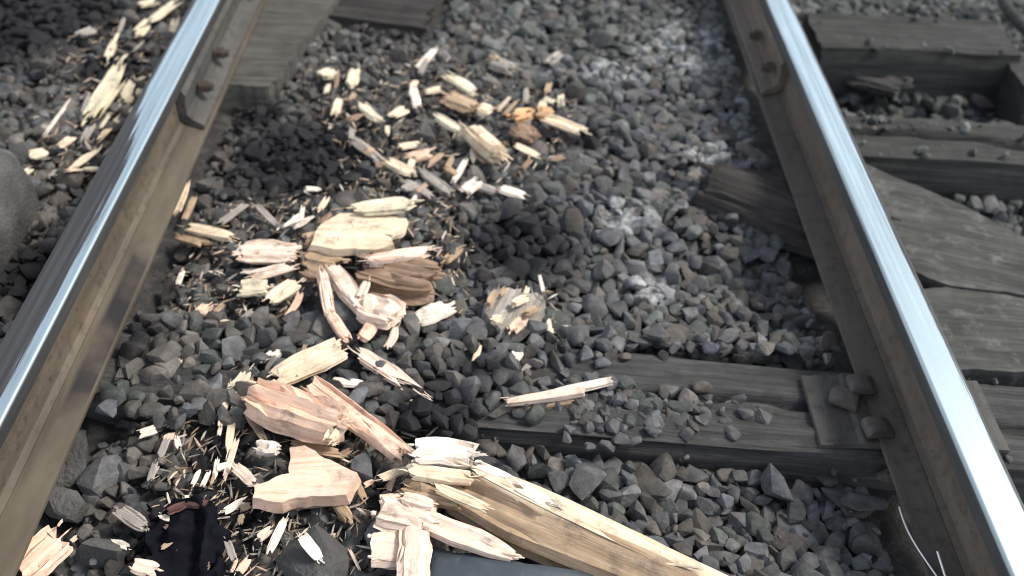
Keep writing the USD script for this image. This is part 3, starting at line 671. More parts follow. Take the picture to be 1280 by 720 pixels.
# --- main heap
slab('broken_plank', 'broad torn cream plank at the back of the main heap', 'broken plank', 'wood_cream',
     [(386, 304), (402, 281), (424, 268), (470, 264), (507, 272), (503, 287), (486, 293), (492, 305), (470, 312), (430, 313)], lift=.035, t=.016, seed=31, grain=.15)
MID = [
 ('long yellow shard along the back edge of the main heap', 'wood_yellow', 436, 264, 528, 255, 16, {'lift': .05, 'taper': (.4, .8)}),
 ('pale flat board at the left of the main heap', 'wood_pink', 296, 318, 378, 318, 27, {'lift': .012, 'th': .2, 'jag': (.1, .12)}),
 ('blocky pale yellow chip left of the forked splinter', 'wood_yellow', 294, 364, 342, 358, 18, {'taper': (.8, .9), 'lift': .012}),
 ('bright blade shaped chip beside the blocky yellow one', 'wood_cream', 333, 381, 378, 350, 18, {'taper': (.6, .6), 'lift': .015}),
 ('thin white strip above the blocky yellow chip', 'wood_white', 295, 340, 347, 339, 6, {}),
 ('small bent strip below the blade shaped chip', 'wood_peach', 361, 397, 381, 360, 8, {'curve': .08}),
 ('tan torn strip joining the plank to the forked splinter', 'wood_tan', 372, 321, 434, 333, 20, {'lift': .012, 'jag': (.25, .25)}),
 ('small pale triangle leaning on the brown bark slab', 'wood_pink', 450, 374, 462, 346, 10, {'lift': .05, 'taper': (.9, .2)}),
 ('tan strip pointing up right behind the bark slab', 'wood_tan', 549, 334, 582, 307, 11, {'jag': (.3, .3)}),
 ('white leaf shaped chip right of the main heap', 'wood_white', 514, 405, 567, 379, 21, {'taper': (.25, .75), 'lift': .012, 'th': .15}),
 ('pale cream stick lying away from the left rail foot', 'wood_cream', 226, 283, 304, 301, 13, {'lift': .014}),
 ('dim stick under the pale cream one near the left rail foot', 'wood_tan', 221, 296, 264, 309, 14, {}),
 ('pale fibrous strip between the flat board and the blade shaped chip', 'wood_pink', 304, 349, 378, 331, 11, {'lift': .02, 'jag': (.25, .3)}),
 ('short cream strip standing between the forks of the splinter', 'wood_cream', 438, 377, 424, 344, 9, {'lift': .03}),
 ('pinkish curl below the hooked end of the forked splinter', 'wood_pink', 486, 438, 498, 406, 9, {'curve': .12, 'lift': .02}),
 ('grey twig like strip behind the left end of the main heap', 'wood_grey', 316, 252, 352, 288, 7, {'lift': .01}),
 ('second grey strip crossing the twig like one', 'wood_grey', 270, 284, 316, 250, 7, {}),
 ('tan strip along the lower edge of the peach stub', 'wood_tan', 352, 552, 440, 572, 12, {'lift': .008}),
 ('tan splinter at the left end of the peach stub', 'wood_tan', 306, 512, 334, 556, 10, {'lift': .012}),
 ('grey tan board edge showing under the peach slab', 'wood_tan', 326, 634, 438, 624, 14, {'lift': .006}),
 ('greyish white fibres at the head of the split log', 'wood_white', 588, 578, 648, 606, 13, {'lift': .06, 'jag': (.35, .4)}),
 ('bright torn rag of wood on the upper edge of the split log', 'wood_white', 628, 596, 702, 640, 14, {'lift': .07, 'jag': (.3, .35), 'th': .2}),
 ('cream splinter tucked between the plank and the split log', 'wood_cream', 470, 600, 514, 586, 10, {'lift': .02}),
 ('pale shred above the pinkish white torn board', 'wood_cream', 474, 634, 512, 618, 11, {'lift': .04, 'jag': (.35, .35)}),
 ('pale splinter lying across the gap below the bark slab', 'wood_pink', 466, 376, 506, 388, 11, {'lift': .03}),
 ('cream splinter at the right end of the torn plank', 'wood_yellow', 482, 300, 512, 284, 10, {'lift': .04, 'jag': (.35, .4)}),
 ('dull plank sliver at the left end of the torn plank', 'wood_tan', 368, 306, 412, 292, 13, {'lift': .02, 'jag': (.35, .3)}),
 ('frayed pale tuft behind the left end of the torn plank', 'wood_white', 350, 292, 398, 262, 13, {'jag': (.4, .45), 'lift': .01}),
 ('pale fibre leaning on the torn cream plank', 'wood_cream', 396, 268, 414, 240, 7, {'jag': (.3, .4), 'taper': (.7, .3), 'lift': .015}),
 ('brown flake at the left end of the bark slab', 'bark_brown', 372, 336, 412, 352, 18, {'jag': (.3, .3), 'lift': .01}),
 ('tan flake resting at the left rail foot in the middle', 'wood_tan', 160, 402, 206, 412, 14, {'jag': (.3, .3)}),
 ('peach flake in the stones left of the broad pale blade', 'wood_peach', 242, 398, 268, 380, 12, {'jag': (.3, .3)}),
 ('upright pale strip against the left rail foot', 'wood_cream', 219, 273, 237, 222, 9, {'rise': (.0, .02), 'taper': (.8, .3)}),
 ('second upright strip beside the left rail foot', 'wood_tan', 228, 281, 246, 241, 7, {}),
 ('broad pale blade in the middle of the main heap', 'wood_cream', 336, 479, 434, 434, 27, {'taper': (.45, .9), 'lift': .035, 'th': .2, 'jag': (.15, .08)}),
 ('peach plank running down to the split log', 'wood_peach', 384, 481, 512, 578, 27, {'taper': (.85, .9), 'lift': .026, 'th': .4, 'jag': (.04, .08)}),
 ('rough pinkish strand with a frayed end', 'wood_pink', 438, 436, 537, 499, 15, {'jag': (.2, .35), 'rough': .2, 'lift': .02}),
 ('pale grey strip under the pinkish strand', 'wood_white', 407, 477, 460, 481, 10, {'lift': .012}),
 ('long pale fibre in the bundle left of the peach stub', 'wood_cream', 273, 542, 290, 474, 8, {'taper': (.3, .5), 'lift': .015}),
 ('second pale fibre in the bundle, slightly lower', 'wood_cream', 283, 574, 295, 496, 8, {'taper': (.3, .5), 'lift': .01}),
 ('lowest fibre of the bundle left of the peach stub', 'wood_pink', 279, 604, 299, 541, 8, {'taper': (.3, .5)}),
 ('curled top of the fibre bundle', 'wood_yellow', 288, 494, 316, 458, 13, {'curve': .12, 'jag': (.3, .35), 'lift': .02}),
 ('short tan fibre at the right of the bundle', 'wood_tan', 300, 505, 316, 470, 8, {'lift': .012}),
 ('small grey white chip above the fibre bundle', 'wood_white', 304, 425, 327, 436, 7, {}),
 ('whitish forked chip above the broad pale blade', 'wood_white', 330, 454, 361, 429, 12, {'jag': (.35, .3), 'lift': .012}),
 ('thin tan sliver standing above the broad pale blade', 'wood_tan', 375, 453, 383, 428, 6, {'rise': (0, .02)}),
 ('grey sliver left of the whitish forked chip', 'wood_grey', 313, 468, 331, 436, 5, {}),
 ('white lump of wood left of the peach slab', 'wood_white', 318, 562, 352, 566, 17, {'lift': .015, 'th': .6}),
 ('pale pink chip below the white lump', 'wood_pink', 290, 580, 322, 610, 14, {'lift': .012}),
 ('tan block under the right corner of the peach slab', 'wood_tan', 418, 624, 441, 658, 16, {'th': .6}),
 ('bright white sliver below the peach slab', 'wood_white', 334, 696, 360, 643, 9, {'taper': (.5, .7), 'lift': .012}),
 ('white flake on the big grey stone near the bottom edge', 'wood_white', 374, 666, 402, 704, 14, {'lift': .052, 'th': .15, 'rise': (.0, -.01)}),
 ('grey white chip right of the black cloth', 'wood_white', 274, 645, 312, 622, 9, {'jag': (.3, .3)}),
 ('small pale chip below the grey white one', 'wood_pink', 320, 678, 343, 659, 10, {}),
 ('dull upright chip against the black cloth', 'wood_grey', 282, 671, 294, 705, 9, {'lift': .02}),
 ('thin fibre at the bottom edge left of the split log', 'wood_pink', 434, 681, 453, 720, 4, {}),
 ('white rectangular chip near the left rail foot', 'wood_white', 171, 544, 200, 535, 10, {'taper': (.95, .95), 'lift': .008}),
 ('whitish strand above the black cloth, upper one', 'wood_cream', 227, 522, 246, 478, 9, {'taper': (.4, .4)}),
 ('whitish upright strand in the lower left stones', 'wood_white', 239, 610, 251, 584, 6, {}),
 ('second whitish upright strand in the lower left stones', 'wood_white', 251, 612, 263, 586, 6, {}),
 ('third whitish upright strand, brightest', 'wood_white', 267, 602, 273, 569, 6, {}),
 ('pale strand by the dark hollow at lower left', 'wood_grey', 186, 604, 195, 576, 8, {}),
 ('big pale flake left of the black cloth', 'wood_grey', 143, 634, 186, 663, 20, {'lift': .015, 'th': .25}),
 ('frayed white tuft left of the black cloth', 'wood_white', 139, 676, 163, 690, 12, {'jag': (.4, .4)}),
 ('peach board leaning by the left rail foot at the bottom', 'wood_peach', 14, 728, 88, 664, 40, {'lift': .01, 'th': .25, 'taper': (.9, .8)}),
 ('pink white chip at the bottom edge under the black cloth', 'wood_pink', 163, 706, 202, 716, 17, {'lift': .03}),
 ('peach sliver at the bottom edge right of the black cloth', 'wood_peach', 296, 720, 312, 696, 10, {}),
 ('peach chip below the crumpled tan chunk', 'wood_peach', 635, 419, 659, 394, 14, {'lift': .02, 'jag': (.25, .25)}),
 ('white chip under the peach one, right of centre', 'wood_white', 640, 453, 656, 433, 13, {'jag': (.25, .25)}),
 ('narrow white chip left of the crumpled tan chunk', 'wood_white', 590, 412, 613, 411, 8, {}),
 ('white crumb at the left end of the long pale lath', 'wood_white', 588, 516, 613, 508, 9, {}),
]
for lab, lk, x0, y0, x1, y1, w, kw in MID:
    shard('wood_splinter', lab, WS, lk, x0, y0, x1, y1, w, **kw)

# bark slab with its torn pale edge
bs = xform('bark_slab')
tag(bs, 'curved brown bark slab with a pale torn upper edge', 'bark slab')
me, mt = shard_at(448, 343, 553, 364, 50, lift=.02, th=.45, tmax=.05, taper=(.7, .6), jag=(.1, .15), sq=.8)
put('bark', me, 'bark_brown', bs, mat=mt)
me, mt = shard_at(453, 329, 545, 315, 15, lift=.055, th=.4, taper=(.6, .5), jag=(.1, .2))
put('torn_edge', me, 'wood_pink', bs, mat=mt)

# forked splinter round a dark stone
fk = xform('forked_splinter')
tag(fk, 'pale forked splinter closing round a dark grey stone', WS)
for part, lk, a in (('strand', 'wood_pink', (402, 337, 414, 398, 15)), ('strand', 'wood_pink', (412, 334, 462, 398, 22)), ('strand', 'wood_peach', (410, 392, 436, 428, 14)), ('broad_end', 'wood_pink', (452, 384, 500, 404, 36)), ('hooked_end', 'wood_peach', (452, 428, 470, 400, 17))):
    me, mt = shard_at(*a, lift=.035, th=.45, jag=(.1, .12), taper=(.7, .8))
    put(part, me, lk, fk, mat=mt)

# peach stub, peach slab
st = xform('split_stub')
tag(st, 'thick peach coloured split stub with a splintered grey top', 'wood stub')
me, mt = shard_at(312, 502, 436, 546, 50, lift=.02, th=.7, tmax=.06, taper=(.75, .75), jag=(.08, .1), sq=.75)
put('stub_body', me, 'wood_peach', st, mat=mt)
for a in ((322, 492, 372, 500, 10), (352, 498, 412, 512, 9), (330, 482, 352, 494, 6)):
    me, mt = shard_at(*a, lift=.052, th=.5, taper=(.6, .4), jag=(.4, .4))
    put('torn_fibre', me, 'wood_grey', st, mat=mt)
me, mt = shard_at(408, 558, 434, 522, 17, lift=.045, th=.5, taper=(.8, .6))
put('loose_flap', me, 'wood_cream', st, mat=mt)
slab('broken_plank', 'flat peach slab with a pointed right corner, below the stub', 'broken plank', 'wood_peach',
     [(360, 592), (362, 560), (380, 558), (447, 590), (432, 616), (390, 618), (343, 628), (315, 622), (318, 606)], lift=.02, t=.028, seed=33, grain=.1, rough=.004)

# split log
lg = xform('split_log')
tag(lg, 'long split log with upper face coloured pale for the light, tan side and torn end at the bottom', 'split log')
wedge = [(-.5, -.45), (.45, -.5), (.5, -.05), (.12, .5), (-.2, .42), (-.5, 0)]
me, mt = shard_at(552, 612, 1000, 806, 68, lift=.012, th=.62, tmax=.060, taper=(.7, .85), jag=(.05, .04), section=wedge, M=26, rough=.05)
put('log_body', me, 'wood_tan', lg, mat=mt)
me, mt = shard_at(575, 584, 985, 776, 32, lift=.050, th=.35, tmax=.03, taper=(.5, .9), jag=(.06, .03), roll=-.25, rough=.12)
put('pale_face', me, 'wood_cream', lg, mat=mt)  # paler wood stands in for light falling on the upper face
for part, lk, a, l in (('torn_block', 'wood_white', (511, 571, 602, 578, 32), .05), ('torn_strip', 'wood_cream', (503, 592, 600, 603, 18), .055), ('torn_strip', 'wood_tan', (500, 612, 590, 628, 26), .035),
                       ('torn_strip', 'wood_cream', (538, 608, 615, 640, 12), .062)):
    me, mt = shard_at(*a, lift=l, th=.5, tmax=.03, jag=(.14, .16), taper=(.8, .7))
    put(part, me, lk, lg, mat=mt)
rk = xform('torn_board')
tag(rk, 'pinkish white torn board with a long point in front of the split log', 'torn board')
for part, a, l, tp_ in (('board_top', (468, 640, 552, 652, 44), .03, (.8, .8)), ('long_point', (520, 648, 655, 703, 26), .034, (.9, .1)), ('board_stem', (520, 660, 516, 735, 40), .03, (.9, .9)), ('board_side', (460, 690, 512, 690, 42), .016, (.8, .9)), ('board_flake', (500, 622, 545, 634, 20), .045, (.6, .7))):
    me, mt = shard_at(*a, lift=l, th=.3, tmax=.025, taper=tp_, jag=(.1, .1))
    put(part, me, 'wood_pink', rk, mat=mt)

# crumpled chunk and the long stepped lath right of the middle
ch = xform('wood_chunk')
tag(ch, 'crumpled tan fibrous chunk of wood near the centre', 'wood chunk')
o = slab('chunk_body', None, None, 'wood_grey', [(603, 388), (612, 366), (627, 357), (655, 365), (679, 369), (671, 404), (652, 412), (640, 408), (625, 414)], lift=.004, t=.022, seed=35, grain=1.2, rough=.010, parent=ch)
for a in ((606, 392, 624, 360, 9), (622, 372, 634, 358, 7), (636, 384, 664, 372, 9), (650, 398, 676, 384, 9), (612, 404, 630, 400, 10)):
    me, mt = shard_at(*a, lift=.03, th=.5, jag=(.3, .3)); put('torn_fibre', me, 'wood_tan' if a[0] % 4 else 'wood_cream', ch, mat=mt)
lt = xform('stepped_lath')
tag(lt, 'long pale lath with a stepped right end lying by the cracked sleeper', 'lath')
me, mt = shard_at(626, 506, 733, 490, 13, lift=.02, th=.6, taper=(.7, .95), jag=(.1, .04)); put('lath_body', me, 'wood_pink', lt, mat=mt)
me, mt = shard_at(690, 494, 768, 477, 9, lift=.02, th=.6, taper=(.9, .8), jag=(.05, .08)); put('lath_tip', me, 'wood_white', lt, mat=mt)
me, mt = shard_at(640, 514, 732, 500, 12, lift=.004, th=.6, taper=(.7, .8)); put('lath_underside', me, 'wood_tan', lt, mat=mt)

# board beyond the right rail
shard('loose_board', 'short greyish board slanting out from under the right rail near the top', 'board', 'tie_grey', 1012, 78, 1134, 118, 27, lift=-.01, th=.3, taper=(.9, .75), jag=(.05, .1))
shard('loose_board', 'thin dark strip along the lower edge of the wide greenish timber', 'board', 'tie_dark', 1190, 472, 1300, 474, 13, lift=.03, th=.6)

# ------------------------------------------------------------------ other single things
def rock_mesh(seed, sx_, sy_, sz_, n=26, flat=1.0, soft=3):
    rng = np.random.default_rng(seed)
    p = rng.normal(size=(n, 3)); p /= np.linalg.norm(p, axis=1, keepdims=True)
    p *= 0.85 + 0.3 * rng.random((n, 1))
    h = trimesh.convex.convex_hull(p)
    v, f = np.array(h.vertices), np.array(h.faces)
    for _ in range(soft):
        v, f = trimesh.remesh.subdivide_loop(v, f, iterations=1)
        if _ == 0 and soft > 1:
            pass
    v = v * (1 + 0.30 * (fbm(v * 1.6 + seed, 4, seed)[:, None] - 0.5))
    return trimesh.Trimesh(v * [sx_, sy_, sz_], f, process=False)

def stone_mesh(seed):
    """One crushed stone of unit size: a broken block with flat faces and slightly worn arrises."""
    r_ = np.random.default_rng(seed)
    n = r_.integers(11, 17)
    p = r_.normal(size=(n, 3)); p /= (np.abs(p) ** 3.2).sum(1, keepdims=True) ** (1 / 3.2)
    p *= np.array([r_.uniform(1.0, 1.35), r_.uniform(0.82, 1.05), r_.uniform(0.55, 0.85)]) * (0.82 + 0.36 * r_.random((n, 1)))
    h = trimesh.convex.convex_hull(p)
    v, f = trimesh.remesh.subdivide(np.array(h.vertices), np.array(h.faces))
    m_ = trimesh.Trimesh(v, f, process=True)
    nb = m_.vertex_neighbors
    v = np.array(m_.vertices)
    v = v * 0.66 + np.array([v[q_].mean(0) for q_ in nb]) * 0.34
    v = v * (1 + 0.13 * (fbm(v * 1.9 + seed % 97, 2, seed)[:, None] - 0.5))
    return trimesh.Trimesh(v * 1.10, m_.faces, process=False)

def rock(label, px, py, rx, ry, rz, seed, lk, lift=0.0, yaw=0.0):
    a = at(px, py, 0); a = at(px, py, float(ground_z(a[0], a[1])) + rz * 0.5 + lift)
    c, s = math.cos(yaw), math.sin(yaw)
    o = put('rock', rock_mesh(seed, rx, ry, rz) if rx * ry > .01 else trimesh.Trimesh(stone_mesh(seed).vertices * [rx, ry, rz * 1.3], stone_mesh(seed).faces, process=False), lk, mat=matrix((c, s, 0), (-s, c, 0), (0, 0, 1), a), smooth=27)
    tag(o, label, 'rock')
    e = np.array([px_of(a + np.array([rx * math.cos(t), ry * math.sin(t), 0]))[:2] for t in np.linspace(0, 6, 10)])
    COVER.append(Polygon(e).convex_hull.buffer(-6))

look('boulder_grey', {'g': ('geometry', {}), 'n': ('noise_texture', {'scale': 12.0, 'detail': 7.0, 'roughness': 0.6}), 'r': ('rgb_ramp', {'ramp': [(0.3, (0.034, 0.033, 0.030)), (0.5, (0.056, 0.055, 0.051)), (0.7, (0.088, 0.086, 0.080))]}),
                      'n2': ('noise_texture', {'scale': 120.0, 'detail': 4.0}), 'b': ('bump', {'strength': 0.7, 'distance': 0.008}), 'p': ('principled_bsdf', {'roughness': 0.85})},
     [('g.position', 'n.vector'), ('n.fac', 'r.fac'), ('r.color', 'p.base_color'), ('g.position', 'n2.vector'), ('n2.fac', 'b.height'), ('b.normal', 'p.normal')])
rock('large smooth grey boulder at the left edge outside the left rail', -42, 318, .066, .36, .14, 41, 'boulder_grey', lift=.01, yaw=.05)
rock('dark grey stone held by the forked splinter', 431, 393, .030, .042, .024, 42, 'stone_grey', lift=.03)
rock('big grey stone at the bottom edge under the white flake', 402, 700, .062, .058, .05, 43, 'boulder_grey', lift=.004, yaw=.4)
rock('rounded bluish stone right of the blade shaped chip', 392, 404, .026, .026, .022, 44, 'stone_blue', lift=.02)
rock('small bluish stone between the peach slab and the plank', 456, 586, .020, .028, .02, 45, 'stone_blue', lift=.014)
rock('pale bluish stone far left, outside the left rail', 28, 193, .030, .042, .028, 46, 'boulder_grey', lift=.004, yaw=-.4)
rock('grey stone block wedged by the left rail foot at lower left', 84, 574, .034, .045, .034, 47, 'boulder_grey', yaw=.3)
rock('dull grey stone above the leaning peach board', 78, 632, .044, .030, .03, 48, 'boulder_grey', yaw=-.2)
rock('broad dull stone right of the leaning peach board', 112, 694, .045, .034, .03, 49, 'boulder_grey', yaw=-.3)
rock('dull stone right of the block by the left rail foot', 128, 590, .030, .046, .03, 50, 'stone_grey', yaw=.2)
rock('flat oblong stone below the cracked sleeper near the right rail', 1080, 626, .034, .017, .016, 51, 'stone_grey', lift=.026, yaw=-.05)
rock('upright rounded stone touching the right rail foot', 1114, 600, .018, .024, .024, 52, 'stone_brown', lift=.034)

slab('flat_sheet', 'flat slate grey sheet at the bottom edge in front of the split log', 'sheet', 'slate_sheet',
     [(545, 684), (600, 696), (655, 708), (720, 716), (800, 730), (820, 800), (680, 840), (520, 820), (530, 735)], lift=.024, t=.007, seed=36, rough=.003, edge=.012, dome=.012)
cl = xform('black_cloth')
tag(cl, 'crumpled black cloth with a reddish brown upper hem at lower left', 'cloth')
me, c = slab_mesh([(178, 740), (188, 690), (186, 668), (198, 655), (203, 640), (222, 636), (244, 630), (268, 636), (272, 652), (283, 664), (277, 684), (284, 704), (272, 740)], float(ground_z(-.53, .78)) + .034, .012, 37, rough=.009, edge=.006)
fx = me.vertices[:, :2] * [1.0, 0.6]
rg = np.abs(fbm(np.c_[fx * 17, fx[:, :1] * 0], 3, 8) - .5)
me.vertices[:, 2] += (me.vertices[:, 2] > .004) * (.030 * (1 - np.clip(rg / .14, 0, 1)) + .03 * fbm(np.c_[fx * 9, fx[:, :1] * 0], 2, 4) - .012)
put('cloth_body', me, 'black_cloth', cl, mat=Gf.Matrix4d().SetTranslate(Gf.Vec3d(*c.tolist())), smooth=50)
for a in ((206, 642, 236, 630, 9), (230, 631, 268, 632, 9)):
    me, mt = shard_at(*a, lift=.016, th=.6, taper=(.7, .7)); put('hem', me, 'red_hem', cl, mat=mt)

def wire(label, pts, r):
    P = np.array([at(px, py, z) for px, py, z in pts])
    t = np.linspace(0, 1, len(P)); tt = np.linspace(0, 1, 24)
    from scipy.interpolate import CubicSpline
    C = CubicSpline(t, P)(tt)
    m = trimesh.creation.sweep_polygon(Point(0, 0).buffer(r, quad_segs=3), C, engine='earcut')
    o = put('steel_wire', m, 'wire_steel', smooth=40)
    tag(o, label, 'wire')
wire('thin bright wire curving beside the right rail foot at the bottom', [(1124, 634, .010), (1134, 662, .022), (1150, 690, .03), (1172, 722, .034), (1190, 752, .03)], .0017)
wire('short bright wire end against the right rail foot at the bottom edge', [(1172, 690, .05), (1177, 706, .05), (1184, 728, .045)], .0022)
wire_pts = [(1290, 44, -.02), (1266, 20, .0), (1254, 0, .0), (1250, -25, .0)]
P = np.array([at(*p) for p in wire_pts])
from scipy.interpolate import CubicSpline
hose = trimesh.creation.sweep_polygon(Point(0, 0).buffer(.018, quad_segs=4), CubicSpline(np.linspace(0, 1, 4), P)(np.linspace(0, 1, 20)), engine='earcut')
tag(put('dead_branch', hose, 'tie_green', smooth=40), 'curved greenish grey branch in the top right corner', 'branch')

# ------------------------------------------------------------------ ballast
rng = np.random.default_rng(7)
x0, x1, y0, y1, s = -2.1, 2.4, 0.25, 3.5, 0.0295
gx, gy = np.meshgrid(np.arange(x0, x1, s), np.arange(y0, y1, s * 0.87), indexing='ij')
gx = gx + (np.arange(gx.shape[1]) % 2) * s / 2
pos = np.c_[gx.ravel(), gy.ravel()] + rng.normal(0, s * 0.25, (gx.size, 2))
rad = np.clip(rng.lognormal(math.log(0.0182), 0.25, len(pos)), 0.009, 0.031)
lf = np.clip((0.02 - pos[:, 0]) / 0.12, 0, 1)
rad = rad * (1 - 0.12 * lf)
keep = rng.random(len(pos)) < 0.93
pos, rad = pos[keep], rad[keep]
for _ in range(9):
    tr = cKDTree(pos)
    pr = tr.query_pairs(0.058, output_type='ndarray')
    d = pos[pr[:, 1]] - pos[pr[:, 0]]
    L_ = np.linalg.norm(d, axis=1) + 1e-9
    ov = np.clip((rad[pr[:, 0]] + rad[pr[:, 1]]) * 0.83 - L_, 0, None)
    mv = d / L_[:, None] * (ov * 0.25)[:, None]
    np.add.at(pos, pr[:, 1], mv); np.add.at(pos, pr[:, 0], -mv)

def free(p, r, margin=0.0):
    ok = np.ones(len(p), bool)
    for xc in (XL, XR):
        ok &= np.abs(p[:, 0] - xc) > 0.070 + r * 0.55
    for k, (ax, ay, bx, by, w) in enumerate(TIES):
        a, b = np.array([ax, ay]), np.array([bx, by])
        u = (b - a) / np.linalg.norm(b - a)
        q_ = (p - a) @ u
        v = np.abs((p - a) @ np.array([-u[1], u[0]]))
        inside = (v < w / 2 + r * 0.55 - margin) & (q_ > -r * .5) & (q_ < np.linalg.norm(b - a) + r * .3)
        if k == 0:
            inside &= p[:, 0] > 0.0 + 0.36 * (noise(p[:, [0, 1, 1]] * [310, 370, 290], 3) + .35 * (p[:, 1] - 1.08) / .1) * (1.0 - 0.35 * (r < .012))
        ok &= ~inside
    near = np.where((p[:, 0] < -.2) & (p[:, 0] > -.9) & (p[:, 1] > 1.9))[0]
    for i in near:
        if STUB_W.distance(Point(*p[i])) < r[i] * .4:
            ok[i] = False
    near = np.where((p[:, 0] > .8) & (p[:, 1] > 1.0) & (p[:, 1] < 2.0))[0]
    for i in near:
        if min(q_.distance(Point(*p[i])) for q_ in C_W) < r[i] * .35 - margin:
            ok[i] = False
    return ok
m = free(pos, rad)
pos, rad = pos[m], rad[m]
tie1 = (np.abs(pos[:, 1] - 1.08) < 0.13) & (pos[:, 0] > 0.0) & (pos[:, 0] < 0.68)
rad = np.where(tie1, np.minimum(rad, 0.010 + 0.010 * rng.random(len(rad))), rad)
zz = ground_z(pos[:, 0], pos[:, 1]) + rng.normal(0, 0.006, len(pos)) + (rad - 0.018) * 0.35
on_tie = (np.abs(pos[:, 1] - 1.10) < 0.13) & (pos[:, 0] > -0.92) & (pos[:, 0] < 0.75)
zz = np.where(on_tie, np.maximum(zz, 0.002 + rad * .35), zz)
# a second course below, seen in the gaps
pos2 = pos + rng.normal(0, 0.014, pos.shape)
rad2 = rng.permutation(rad)
m = free(pos2, rad2, 0.0)
pos2, rad2 = pos2[m], rad2[m]
zz2 = ground_z(pos2[:, 0], pos2[:, 1]) - 0.020 + rng.normal(0, 0.004, len(pos2))
crk = 330
posk = np.c_[rng.uniform(0.14, 0.62, crk), 1.055 + rng.normal(0, .030, crk) - .03 * rng.random(crk)]
radk = rng.uniform(.006, .017, crk); kk = rng.random(crk) < 0.85 - 1.0 * (posk[:, 0] - .14) / .48
pos2 = np.r_[pos2, posk[kk]]; rad2 = np.r_[rad2, radk[kk]]; zz2 = np.r_[zz2, radk[kk] * .3 - .004]
# small grit lying on top
n3 = 11000
pos3 = np.c_[rng.uniform(x0, x1, n3), rng.uniform(y0, y1, n3)]
pos3[1:3000:2, 0] = np.where(rng.random(1500) < .5, XL, XR) + np.where(rng.random(1500) < .5, -1, 1) * rng.uniform(.070, .15, 1500)
rad3 = 0.003 + 0.008 * rng.random(n3) ** 2
pos3[::2, 0] = -np.abs(rng.normal(0.28, 0.22, len(pos3[::2])))
m = free(pos3, rad3)
pos3, rad3 = pos3[m], rad3[m]
zz3 = ground_z(pos3[:, 0], pos3[:, 1]) + 0.004 + rng.normal(0, 0.007, len(pos3))
# stray stones on the sleepers outside the right rail
n4 = 520
pos4 = np.c_[rng.uniform(0.25, 1.5, n4), rng.uniform(0.9, 2.7, n4)]
pos4[::2] = np.c_[0.88 + .25 * np.abs(rng.normal(0, 1, n4 // 2)), rng.choice([1.86, 2.05, 1.74, 2.40, 1.20], n4 // 2) + rng.normal(0, .035, n4 // 2)]
onb = ~free(pos4, np.full(n4, .0)) & (np.abs(pos4[:, 0] - .62) > .1) & (np.abs(pos4[:, 0] - XR) > .10)
pos4 = pos4[onb]; rad4 = .0015 + .013 * rng.random(len(pos4)) ** 2.5; zz4 = rad4 * 0.4

def quats(n, flat):
    ax = rng.normal(size=(n, 3)); ax[:, 2] *= 0.5
    ax /= np.linalg.norm(ax, axis=1, keepdims=True)
    an = rng.normal(0, flat, n)
    q1 = np.c_[np.cos(an / 2), ax * np.sin(an / 2)[:, None]]
    y = rng.uniform(0, 2 * np.pi, n)
    q2 = np.c_[np.cos(y / 2), np.zeros((n, 2)), np.sin(y / 2)]
    w1, x1_, y1_, z1_ = q1.T; w2, x2_, y2_, z2_ = q2.T
    return np.c_[w1 * w2 - x1_ * x2_ - y1_ * y2_ - z1_ * z2_, w1 * x2_ + x1_ * w2 + y1_ * z2_ - z1_ * y2_, w1 * y2_ - x1_ * z2_ + y1_ * w2 + z1_ * x2_, w1 * z2_ + x1_ * y2_ - y1_ * x2_ + z1_ * w2]

P_all = np.r_[np.c_[pos, zz], np.c_[pos2, zz2], np.c_[pos3, zz3], np.c_[pos4, zz4]]
R_all = np.r_[rad, rad2, rad3, rad4]
Q_all = np.r_[quats(len(pos), 0.5), quats(len(pos2), 0.8), quats(len(pos3), 0.8), quats(len(pos4), 0.6)]
S_all = R_all[:, None] * np.exp(rng.normal(0, 0.10, (len(R_all), 3)))
pp = px_of(P_all)
top = np.arange(len(P_all)) < len(pos)
inview = (pp[:, 0] > 8) & (pp[:, 0] < 1272) & (pp[:, 1] > 8) & (pp[:, 1] < 712)
score = np.where(top & inview, R_all * F / pp[:, 2], 0)
from shapely import STRtree
tree = STRtree(COVER)
hit = np.zeros(len(P_all), bool)
cand = np.where(score > 0)[0]
qi = tree.query([Point(*pp[i, :2]) for i in cand], predicate='within')
hit[cand[qi[0]]] = True
score[hit] *= 0.05
hid = ((P_all[:, 0] > XR) & (P_all[:, 0] < XR + .2)) | ((P_all[:, 0] < XL) & (P_all[:, 0] > XL - .2))
score[hid] *= 0.3
big = np.argsort(-score)[:300]
bed = UsdGeom.Xform.Define(stage, '/World/ballast_bed')
tag(bed, 'bed of crushed grey ballast stones between and beside the rails', 'ballast', kind='structure')
def qmat(q, s_):
    w, x, y, z = q
    R = np.array([[1 - 2 * (y * y + z * z), 2 * (x * y - z * w), 2 * (x * z + y * w)], [2 * (x * y + z * w), 1 - 2 * (x * x + z * z), 2 * (y * z - x * w)], [2 * (x * z - y * w), 2 * (y * z + x * w), 1 - 2 * (x * x + y * y)]])
    return R * s_
for k, i in enumerate(big):
    me = stone_mesh(5000 + k)
    me.vertices = me.vertices @ qmat(Q_all[i], S_all[i]).T
    put('stone', me, ('stone_brown' if P_all[i, 0] < -.05 and k % 2 else STONES[k % 5]) if P_all[i, 0] < .8 else ('stone_green' if k % 2 else 'stone_grey'), bed, mat=Gf.Matrix4d().SetTranslate(Gf.Vec3d(*P_all[i].tolist())), smooth=26)
rest = np.setdiff1d(np.arange(len(P_all)), big)
pi = UsdGeom.PointInstancer.Define(stage, '/World/ballast_bed/ballast_stones')
tag(pi, kind='stuff')
NP = 40
